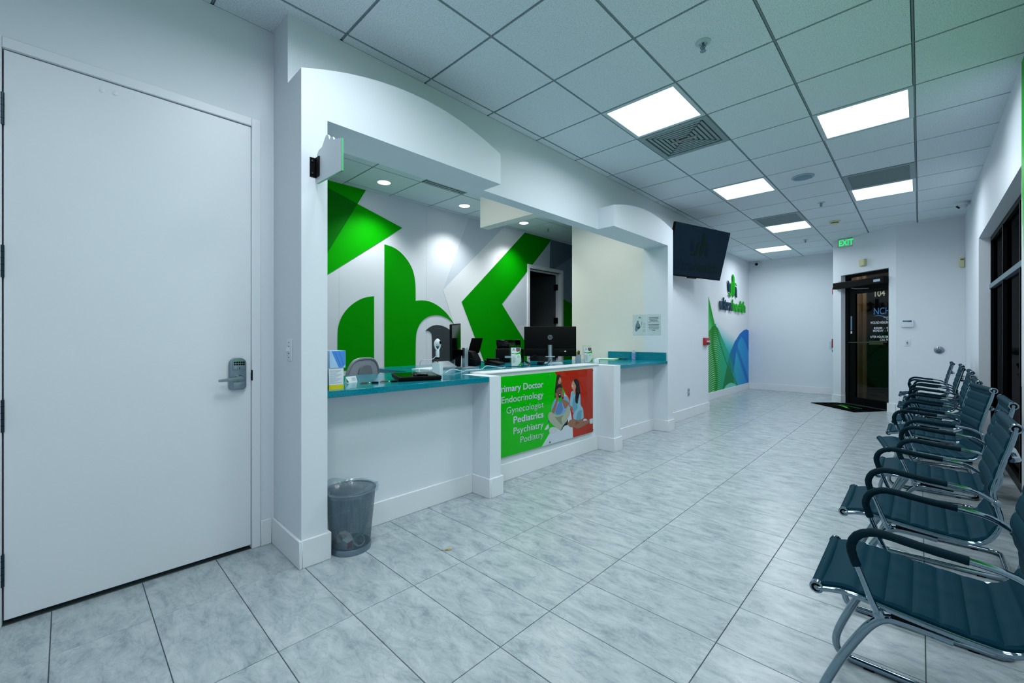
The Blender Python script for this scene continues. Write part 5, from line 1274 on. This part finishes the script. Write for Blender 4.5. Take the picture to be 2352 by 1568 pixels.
# clipboard
t = T('clipboard', 'green folder with white sheets on the right counter', 'folder', -3.14, 5.2, 0.25)
MB().box(-0.16, 0.16, -0.12, 0.12, 0, 0.006).build('folder', mat('folder_green', (70, 190, 60), 0.4), t, **L_)
MB().box(-0.15, 0.13, -0.11, 0.11, 0.006, 0.012).build('sheets', PAPER, t, **L_)
t = T('key_ring', 'dark bunch of keys beside the green folder', 'keys', -2.94, 5.27, 0.3, 'bunches of keys on the counter')
for k in range(6):
    MB().tbox(Matrix.Translation((-0.04+0.016*k, 0.012*((k % 3)-1), 0.008+0.003*(k % 2))) @ Matrix.Rotation(0.7*k, 4, 'Z'), 0.045, 0.012, 0.006).build('key', BLACK, t, **L_)
MB().tube([(0.014*math.cos(a), 0.014*math.sin(a), 0.008) for a in [2*PI*k/16 for k in range(16)]], 0.0015, 6, closed=True).build('ring', STEEL_D, t, **L_)
# sanitizer
t = T('sanitizer_bottle', 'clear sanitizer bottle with a blue label on the right counter', 'bottle', -2.80, 5.31, 0.2)
MB().lathe([(0.024, 0), (0.027, 0.004), (0.027, 0.095), (0.022, 0.112), (0.010, 0.12), (0.010, 0.128)], (0, 0, 0), 20).build('bottle', mat('bottle_clear', (168, 200, 216), 0.1, alpha=0.75), t, **L_, smooth=True)
MB().lathe([(0.0275, 0.012), (0.0275, 0.092)], (0, 0, 0), 20, cap=False).build('bottle_label', mat('label_blue_white', (120, 150, 210), 0.4, noise=0.7, nscale=50), t, **L_, smooth=True)
MB().lathe([(0.011, 0.128), (0.011, 0.146), (0.009, 0.15)], (0, 0, 0), 14).build('cap', WHITE, t, **L_, smooth=True)
# notices on the partition
SLEEVE = glass_mat('clear_sleeve', (0.99, 0.995, 0.995), 0.02)
onB = lambda u, v, d: (u, 5.404 - d, v)
t = thing('wall_notice', 'sheet with a bottle drawing pinned on the cream partition', 'notice', (-2.76, 5.404, 1.25), group='notices on the partition')
MB().prism(rc(-2.862, -2.668, 1.258, 1.535), onB, 0.0, 0.002).build('sheet', mat('notice_paper', (214, 228, 230), 0.35), t)
MB().prism([(-2.82, 1.40), (-2.80, 1.44), (-2.805, 1.452), (-2.775, 1.455), (-2.775, 1.42), (-2.755, 1.40), (-2.75, 1.36), (-2.775, 1.34), (-2.815, 1.30), (-2.83, 1.33), (-2.825, 1.37)], onB, 0.002, 0.0024).build('printed_bottle', mat('print_mid_grey', (120, 142, 152), 0.6), t)
MB().prism([(-2.812, 1.385), (-2.79, 1.365), (-2.77, 1.37), (-2.757, 1.39), (-2.762, 1.345), (-2.785, 1.345), (-2.80, 1.36)], onB, 0.0024, 0.0028).build('printed_swoosh', INK, t)
MB().prism([(-2.745, 1.36), (-2.74, 1.36), (-2.725, 1.44), (-2.735, 1.44)], onB, 0.002, 0.0024).build('printed_syringe', INKGREY, t)
MB().prism([(-2.775, 1.492), (-2.765, 1.51), (-2.757, 1.497), (-2.748, 1.505), (-2.742, 1.492)], onB, 0.002, 0.0024).build('printed_emblem', INK, t)
mb = MB(); mb.prism(rc(-2.79, -2.727, 1.483, 1.486), onB, 0.002, 0.0023)
for k in range(11):
    if k in (2, 6): continue
    mb.prism(rc(-2.715, -2.68+0.004*(k % 2), 1.415-k*0.0115, 1.4185-k*0.0115), onB, 0.002, 0.0023)
mb.build('printed_lines', INKGREY, t)
MB().prism(rc(-2.866, -2.664, 1.254, 1.54), onB, 0.003, 0.0045).build('clear_sleeve', SLEEVE, t)
t = thing('wall_notice', 'sheet with two boxed paragraphs pinned beside the pier', 'notice', (-2.56, 5.404, 1.25), group='notices on the partition')
MB().prism(rc(-2.655, -2.462, 1.258, 1.535), onB, 0.0, 0.002).build('sheet', mat('notice_paper', (214, 228, 230), 0.35), t)
for (z0, z1) in ((1.415, 1.505), (1.31, 1.41)):
    mb = MB()
    for b in (rc(-2.645, -2.475, z0, z0+0.0015), rc(-2.645, -2.475, z1-0.0015, z1), rc(-2.645, -2.6435, z0, z1), rc(-2.4765, -2.475, z0, z1)): mb.prism(b, onB, 0.002, 0.0023)
    mb.build('printed_border', INKGREY, t)
for k, hw in enumerate((0.068, 0.068, 0.055, 0.07)):
    MB().prism(rc(-2.56-hw, -2.56+hw, 1.488-k*0.0195, 1.495-k*0.0195), onB, 0.002, 0.0023).build('printed_line', INK, t)
for k, hw in enumerate((0.076, 0.07, 0.075, 0.068, 0.022)):
    MB().prism(rc(-2.56-hw, -2.56+hw, 1.392-k*0.0185, 1.399-k*0.0185), onB, 0.002, 0.0023).build('printed_line', INK, t)
MB().prism(rc(-2.659, -2.458, 1.254, 1.54), onB, 0.003, 0.0045).build('clear_sleeve', SLEEVE, t)
# office chair behind the counter (top of the mesh back visible)
t = thing('office_chair', 'grey mesh office chair behind the left counter', 'chair', (-3.60, 1.80, 0), (0, 0, 0.40))
bk = []
prof = []
for k in range(40):
    a = 2*PI*k/40; ca, sa = math.cos(a), math.sin(a)
    prof.append((0.215*math.copysign(abs(ca)**0.55, ca)*(1 - 0.10*max(0, sa)), 0.76 + 0.275*math.copysign(abs(sa)**0.6, sa)))
MBK = mat('mesh_back_grey', (150, 158, 170), 0.7)
MB().prism([(y, z) for y, z in prof], lambda u, v, d: (0.03 + 0.10*(v-0.5)**2 + d, u, v), -0.006, 0.006).build('backrest', MBK, t, **L_)
MB().tube([(0.03 + 0.10*(z-0.5)**2, y, z) for y, z in prof], 0.014, 8, closed=True).build('back_frame', mat('chair_grey_plastic', (120, 128, 136), 0.4), t, **L_, smooth=True)
MB().prism([(y*0.45, 0.55+(z-0.5)*0.8) for y, z in prof], lambda u, v, d: (0.05 + 0.10*(v-0.5)**2 + d, u, v), 0, 0.012).build('lumbar_frame', mat('chair_grey_plastic', (120, 128, 136), 0.4), t, **L_)
MB().box(-0.42, 0.02, -0.23, 0.23, 0.44, 0.50).build('seat', BLACK, t, **L_, bevel=0.02)
MB().tube([(-0.2, 0, 0.07), (-0.2, 0, 0.44)], 0.03, 12).build('gas_post', BLACK, t, **L_, smooth=True)
for k in range(5):
    a = 2*PI*k/5
    sl = MB().tube([(-0.2, 0, 0.09), (-0.2+0.28*math.cos(a), 0.28*math.sin(a), 0.06)], 0.02, 8).build('base_leg', BLACK, t, **L_, smooth=True)
    MB().lathe([(0.025, -0.012), (0.025, 0.012)], n=12, fn=lambda x, y, z, a=a: (-0.2+0.28*math.cos(a)+x, 0.28*math.sin(a)+z, 0.026+y)).build('caster', BLACK, sl, **L_)

# ================================================================== waste bin
BX, BY = -2.392, 1.145
t = thing('waste_bin', 'wire mesh waste bin with a clear bag beside the left pier', 'waste bin', (BX, BY, 0))
RB, RT, HBN = 0.108, 0.138, 0.345
mb = MB(); n = 48; hs = 12; vv = []; ff = []
for j in range(hs+1):
    f_ = j/hs; r = RB + (RT-RB)*f_
    for k in range(n+1): vv.append((r*math.cos(2*PI*k/n), r*math.sin(2*PI*k/n), 0.03 + (HBN-0.03)*f_))
for j in range(hs):
    for k in range(n): ff.append((j*(n+1)+k, j*(n+1)+k+1, (j+1)*(n+1)+k+1, (j+1)*(n+1)+k))
me = bpy.data.meshes.new('mesh_wall'); me.from_pydata(vv, [], ff)
uv = me.uv_layers.new(name='uv')
for p in me.polygons:
    j, k = divmod(p.index, n)
    for li, (a, b) in zip(p.loop_indices, ((k, j), (k+1, j), (k+1, j+1), (k, j+1))): uv.data[li].uv = (a/n, b/hs)
    p.use_smooth = True
me.materials.append(MESHM)
o = bpy.data.objects.new('mesh_wall', me); COL.objects.link(o); o.parent = t
MB().lathe([(RB+0.004, 0.0), (RB+0.006, 0.028), (RB+0.003, 0.034), (RB-0.004, 0.034), (RB-0.004, 0.006), (0.001, 0.006)], (0, 0, 0), 40, cap=False).build('base_ring', STEEL_D, t, **L_, smooth=True)
MB().tube([(RT*math.cos(2*PI*k/40), RT*math.sin(2*PI*k/40), HBN) for k in range(40)], 0.005, 8, closed=True).build('rim', STEEL, t, **L_, smooth=True)
vv = []; ff = []; rnd = random.Random(3); n = 40; rows = 12
for j in range(rows+1):
    f_ = j/rows
    for k in range(n):
        a = 2*PI*k/n
        wr_ = 0.012*math.sin(5*a+3*f_) + 0.008*math.sin(11*a-4*f_) + rnd.uniform(-0.003, 0.003)
        if f_ < 0.75: r = (0.05 + 0.07*math.sqrt(f_/0.75)) + wr_*0.8; z = 0.05 + (HBN-0.03)*f_/0.75
        else:
            q = (f_-0.75)/0.25; r = RT - 0.004 + 0.012*math.sin(q*PI) + (wr_ if a < 3.4 else 0)*q; z = HBN + 0.018*math.sin(q*PI) + (0.035*max(0, math.sin(2*a+0.5)) if q < 0.6 else 0)*math.sin(PI*q) - 0.03*q*q
        vv.append((r*math.cos(a), r*math.sin(a), z))
for j in range(rows):
    for k in range(n): ff.append((j*n+k, j*n+(k+1) % n, (j+1)*n+(k+1) % n, (j+1)*n+k))
mb = MB(); mb.add(vv, ff); mb.build('bin_bag', BAG, t, **L_, smooth=True)
for nm, lb, ct_ in (('paper_cup', 'white paper cup in the waste bin', 'cup'),):
    c_ = thing(nm, lb, ct_, (BX+0.045, BY+0.035, 0.05), (1.2, 0.2, 0.9))
    MB().lathe([(0.022, -0.03), (0.032, 0.045), (0.030, 0.045), (0.02, -0.026)], (0, 0, 0), 20, cap=False).build('cup_wall', PAPER, c_, **L_, smooth=True)
    MB().lathe([(0.0215, -0.03), (0.0215, -0.028)], (0, 0, 0), 20).build('cup_bottom', PAPER, c_, **L_)
c_ = thing('snack_carton', 'small red and white carton in the waste bin', 'carton', (BX+0.045, BY-0.045, 0.03), (0.1, 0.25, 0.3))
MB().box(-0.02, 0.02, -0.022, 0.022, 0, 0.055).build('carton', PAPER, c_, **L_)
MB().box(0.02, 0.0206, -0.018, 0.018, 0.008, 0.05).build('printed_panel', mat('carton_red', (196, 60, 44), 0.5, noise=0.5, nscale=150), c_, **L_)
c_ = thing('crumpled_napkin', 'crumpled tan napkin in the waste bin', 'napkin', (BX-0.02, BY-0.03, 0.05))
bm = bmesh.new(); bmesh.ops.create_icosphere(bm, subdivisions=2, radius=0.045)
rnd = random.Random(5)
for v in bm.verts: v.co *= rnd.uniform(0.65, 1.15)
me = bpy.data.meshes.new('napkin'); bm.to_mesh(me); bm.free(); me.materials.append(mat('napkin_tan', (190, 182, 166), 0.8))
o = bpy.data.objects.new('napkin', me); COL.objects.link(o); o.parent = c_
c_ = thing('foil_tray', 'grey foil tray at the bottom of the waste bin', 'tray', (BX+0.035, BY-0.02, 0.012), (0, 0, 0.5))
MB().box(-0.05, 0.045, -0.055, 0.05, 0, 0.022).build('tray', mat('foil_grey', (130, 150, 162), 0.35, 0.5), c_, **L_, bevel=0.003)

# leaf on the floor
t = thing('dry_leaf', 'tiny yellow dry leaf on the floor tiles', 'leaf', (-1.964, 1.515, 0.0))
mb = MB(); mb.add([(-0.012, -0.018, 0.001), (0.0, -0.006, 0.006), (0.012, 0.006, 0.003), (0.018, 0.022, 0.002), (0.002, 0.014, 0.007), (-0.010, 0.0, 0.003)], [(0, 1, 5), (1, 2, 4, 5), (2, 3, 4)])
mb.build('blade', mat('leaf_yellow', (176, 150, 40), 0.6), t, **L_)
MB().tube([(-0.012, -0.018, 0.002), (-0.022, -0.028, 0.003)], 0.0012, 5).build('stem', mat('leaf_brown', (96, 76, 30), 0.7), t, **L_)

# door mat
mt = [Vector(p) for p in ((-1.488, 9.68, 0), (-1.115, 10.03, 0), (-0.415, 9.44, 0), (-0.782, 8.93, 0))]
t = thing('door_mat', 'black rubber door mat with a green logo at the exit', 'door mat', (-0.95, 9.52, 0))
MB().prism([(p.x, p.y) for p in mt], lambda u, v, d: (u, v, d), 0.001, 0.010).build('mat', RUBBER, t)
def mtp(a, b, z=0.0105): return tuple(mt[0] + (mt[3]-mt[0])*a + (mt[1]-mt[0])*b + Vector((0, 0, z)))
MG = mat('mat_green', (60, 170, 20), 0.7)
pts = []
for k in range(21):
    f_ = k/20; pts.append((0.25 + 0.42*f_, 0.42 + 0.07*math.sin(f_*PI*1.7)))
MB().prism(pts + [(a+0.01, b+0.10*math.sin(PI*k/20)+0.01) for k, (a, b) in reversed(list(enumerate(pts)))], lambda u, v, d: mtp(u, v, d), 0.010, 0.0108).build('printed_swoosh', MG, t)
mb = MB(); put_text(mb, 'ultrahealth', mtp(0.24, 0.66, 0.0108), (mt[3]-mt[0]).normalized(), (mt[1]-mt[0]).normalized(), 0.07, 0.48, 'l', 0.01); mb.build('lettering', mat('mat_green_dark', (20, 120, 40), 0.7), t)

# ================================================================== waiting chairs
PR = [(-0.25, .437), (-0.20, .450), (-0.16, .453), (-0.09, .444), (0.014, .433), (0.10, .427), (0.15, .429), (0.185, .449), (0.212, .497), (0.217, .54), (0.207, .585), (0.199, .637), (0.206, .675), (0.225, .755), (0.245, .83), (0.256, .883)]
def crom(P, k=6):
    P = [Vector((a, 0, b)) for a, b in P]; out = []
    for i in range(len(P)-1):
        p0, p1, p2, p3 = P[max(0, i-1)], P[i], P[i+1], P[min(len(P)-1, i+2)]
        for q in range(k):
            s_ = q/k
            out.append(0.5*((2*p1) + (p2-p0)*s_ + (2*p0-5*p1+4*p2-p3)*s_*s_ + (-p0+3*p1-3*p2+p3)*s_**3))
    out.append(P[-1]); return out
def resample(P, d):
    out = [P[0]]; acc = 0.0
    for a, b in zip(P, P[1:]):
        L = (b-a).length; t0 = 0.0
        while acc + (L - t0) >= d:
            t0 += d - acc; acc = 0.0
            out.append(a + (b-a)*(t0/L))
        acc += L - t0
    out.append(P[-1]); return out
def make_chair():
    root = thing('waiting_chair', 'x', 'chair', group='dark ribbed waiting chairs')
    curve = crom(PR)
    SW = 0.198
    fine = resample(curve, 0.006)
    n = len(fine)
    # arc length positions
    s_ = [0.0]
    for a, b in zip(fine, fine[1:]): s_.append(s_[-1] + (b-a).length)
    isplit = min(range(n), key=lambda i: abs(fine[i].x-0.213) + abs(fine[i].z-0.50))
    def sling(i0, i1, name):
        rib = 0.058
        prof = []
        cols = [-1.0, -0.97, -0.6, 0.0, 0.6, 0.97, 1.0]
        vv = []; ff = []
        m_ = i1 - i0 + 1
        for i in range(i0, i1+1):
            t_ = (fine[min(n-1, i+1)] - fine[max(0, i-1)]).normalized()
            nr = Vector((-t_.z, 0, t_.x))         # towards sitter side
            ph = s_[i]/0.105 if s_[i] < 0.105 else ((s_[i]-0.105) % rib) / rib
            sc_ = max(0.0, 1 - abs(2*ph-1)**5)
            hgt = 0.005 + 0.0065*sc_
            for c_ in cols:
                e_ = 0.35 if abs(c_) == 1.0 else 1.0
                sag = -0.006*(1-c_*c_)
                p = fine[i] + nr*(hgt*e_ + sag); vv.append((p.x, c_*SW, p.z))
            for c_ in cols:
                p = fine[i] - nr*0.010; vv.append((p.x, c_*SW, p.z))
        q = len(cols)*2; h_ = len(cols)
        for a in range(m_-1):
            for c in range(h_-1):
                ff.append((a*q+c, a*q+c+1, (a+1)*q+c+1, (a+1)*q+c))
                ff.append((a*q+h_+c+1, a*q+h_+c, (a+1)*q+h_+c, (a+1)*q+h_+c+1))
            ff.append((a*q, (a+1)*q, (a+1)*q+h_, a*q+h_)); ff.append((a*q+h_-1, a*q+q-1, (a+1)*q+q-1, (a+1)*q+h_-1))
        ff.append(tuple(range(h_)) + tuple(range(q-1, h_-1, -1)))
        b0 = (m_-1)*q
        ff.append(tuple(b0+k for k in range(h_-1, -1, -1)) + tuple(b0+k for k in range(h_, q)))
        mb = MB(); mb.add(vv, ff); return mb.build(name, LEATHER, root, local=True, smooth=True)
    sling(1, isplit, 'seat'); sling(isplit, n-2, 'backrest')
    for (a, b), nm in (((-0.25, .437), 'front_roll'), ((0.256, .883), 'top_roll')):
        r_ = MB().tube([(a, -0.203, b), (a, 0.203, b)], 0.0165, 18).build(nm, LEATHER, root, local=True, smooth=True)
        for sg in (-1, 1):
            MB().lathe([(0.0185, -0.002), (0.0185, 0.013), (0.016, 0.0155), (0.013, 0.0155)], n=20, cap=False, fn=lambda x, y, z, sg=sg: (a+x, sg*(0.203+z), b+y)).build('end_cap', CHROME, r_, local=True, smooth=True)
            MB().lathe([(0.0132, 0.004), (0.0132, 0.0135), (0.007, 0.014)], n=16, fn=lambda x, y, z, sg=sg: (a+x, sg*(0.203+z), b+y)).build('cap_recess', BLACK, r_, local=True)
            MB().lathe([(0.006, 0.0142), (0.006, 0.0156)], n=10, fn=lambda x, y, z, sg=sg: (a+x, sg*(0.203+z), b+y)).build('bolt', STEEL_D, r_, local=True)
    arm = [(-0.10, .425), (-0.118, .465), (-0.138, .52), (-0.158, .575), (-0.162, .605), (-0.15, .635), (-0.125, .653), (-0.09, .659), (0.0, .649), (0.11, .640), (0.16, .628), (0.205, .600)]
    ac = crom(arm)
    for sg in (-1, 1):
        MB().tube([(p.x, sg*0.212, p.z-0.005) for p in resample(curve, 0.018)], 0.0078, 10).build('side_rail', CHROME, root, local=True, smooth=True)
        pa = [(p.x, sg*(0.236), p.z) for p in ac]
        pa[0] = (pa[0][0], sg*0.220, pa[0][2]); pa[-1] = (pa[-1][0], sg*0.220, pa[-1][2])
        ar = MB().tube(pa, 0.0085, 10).build('armrest', CHROME, root, local=True, smooth=True)
        i0 = min(range(len(ac)), key=lambda i: abs(ac[i].z-0.545)+max(0, ac[i].x+0.1)*5); i1 = min(range(len(ac)), key=lambda i: abs(ac[i].x-0.075))
        rr = [0.0118 + 0.0004*math.sin(k*1.7) for k in range(i1-i0+1)]
        MB().tube([(p.x, sg*0.236, p.z) for p in ac[i0:i1+1]], rr, 12).build('arm_sleeve', LEATHER_B, ar, local=True, smooth=True)
        for (bx, bz) in ((-0.10, .425), (0.205, .600)):
            MB().lathe([(0.012, -0.018), (0.014, -0.005), (0.013, 0.006), (0.006, 0.011)], n=14, fn=lambda x, y, z, sg=sg, bx=bx, bz=bz: (bx+x, sg*(0.235+z), bz+y)).build('arm_bolt', CHROME, ar, local=True, smooth=True)
        leg = crom([(0.05, .402), (-0.04, .408), (-0.085, .402), (-0.118, .372), (-0.15, .318), (-0.19, .235), (-0.232, .13), (-0.247, .07), (-0.238, .03), (-0.20, .0135)])
        lp = [(p.x, sg*0.195, p.z) for p in leg] + [(0.0, sg*0.195, .0135), (0.20, sg*0.195, .0135)] + [(0.20+0.05*math.sin(a), sg*(0.195-0.05+0.05*math.cos(a)), .0135) for a in (0.4, 0.8, 1.2, PI/2)]
        MB().tube(lp, 0.0125, 10).build('leg', CHROME, root, local=True, smooth=True)
        MB().box(-0.075, 0.055, sg*0.195-0.012, sg*0.195+0.012, .412, .428).build('seat_bracket', BLACK, root, local=True, bevel=0.002, bseg=1)
        for fx in (-0.15, 0.15): MB().box(fx-0.015, fx+0.015, sg*0.195-0.010, sg*0.195+0.010, 0.0, 0.006).build('glide', BLACK, root, local=True)
    MB().tube([(0.25, -0.146, .0135), (0.25, 0.146, .0135)], 0.0125, 10).build('rear_crossbar', CHROME, root, local=True, smooth=True)
    MB().tube([(-0.02, -0.2, .406), (-0.02, 0.2, .406)], 0.009, 8).build('seat_crossbar', CHROME, root, local=True, smooth=True)
    MB().tube([(0.245, -0.205, .765), (0.262, -0.18, .765), (0.27, 0, .765), (0.262, 0.18, .765), (0.245, 0.205, .765)], 0.011, 8).build('back_brace', CHROME, root, local=True, smooth=True)
    return root
CH = [(0.014, 1.845, 0.0, 'nearest dark ribbed chair, cut by the right edge of the picture'),
      (0.0, 2.635, 0.0, 'second dark ribbed chair from the camera in the row by the window'),
      (0.075, 3.43, 0.0, 'third dark chair from the camera, its back in front of the dark window'),
      (0.05, 4.23, 0.16, 'fourth dark chair from the camera, turned a little towards the camera'),
      (0.06, 4.90, 0.0, 'fifth dark chair from the camera, behind the turned chair'),
      (0.07, 5.56, 0.0, 'sixth dark chair from the camera in the row by the window'),
      (0.105, 6.21, 0.0, 'seventh dark chair from the camera, fourth from the far end'),
      (0.075, 6.80, 0.0, 'eighth dark chair from the camera, third from the far end'),
      (0.105, 7.47, 0.0, 'ninth dark chair from the camera, second from the far end'),
      (0.05, 8.10, 0.0, 'farthest dark chair, the last of the row near the exit door')]
proto = make_chair()
for k, (x, y, rz, lb) in enumerate(CH):
    o = proto if k == 0 else copy_tree(proto)
    o.location = (x, y, 0); o.rotation_euler = (0, 0, rz); o['label'] = lb
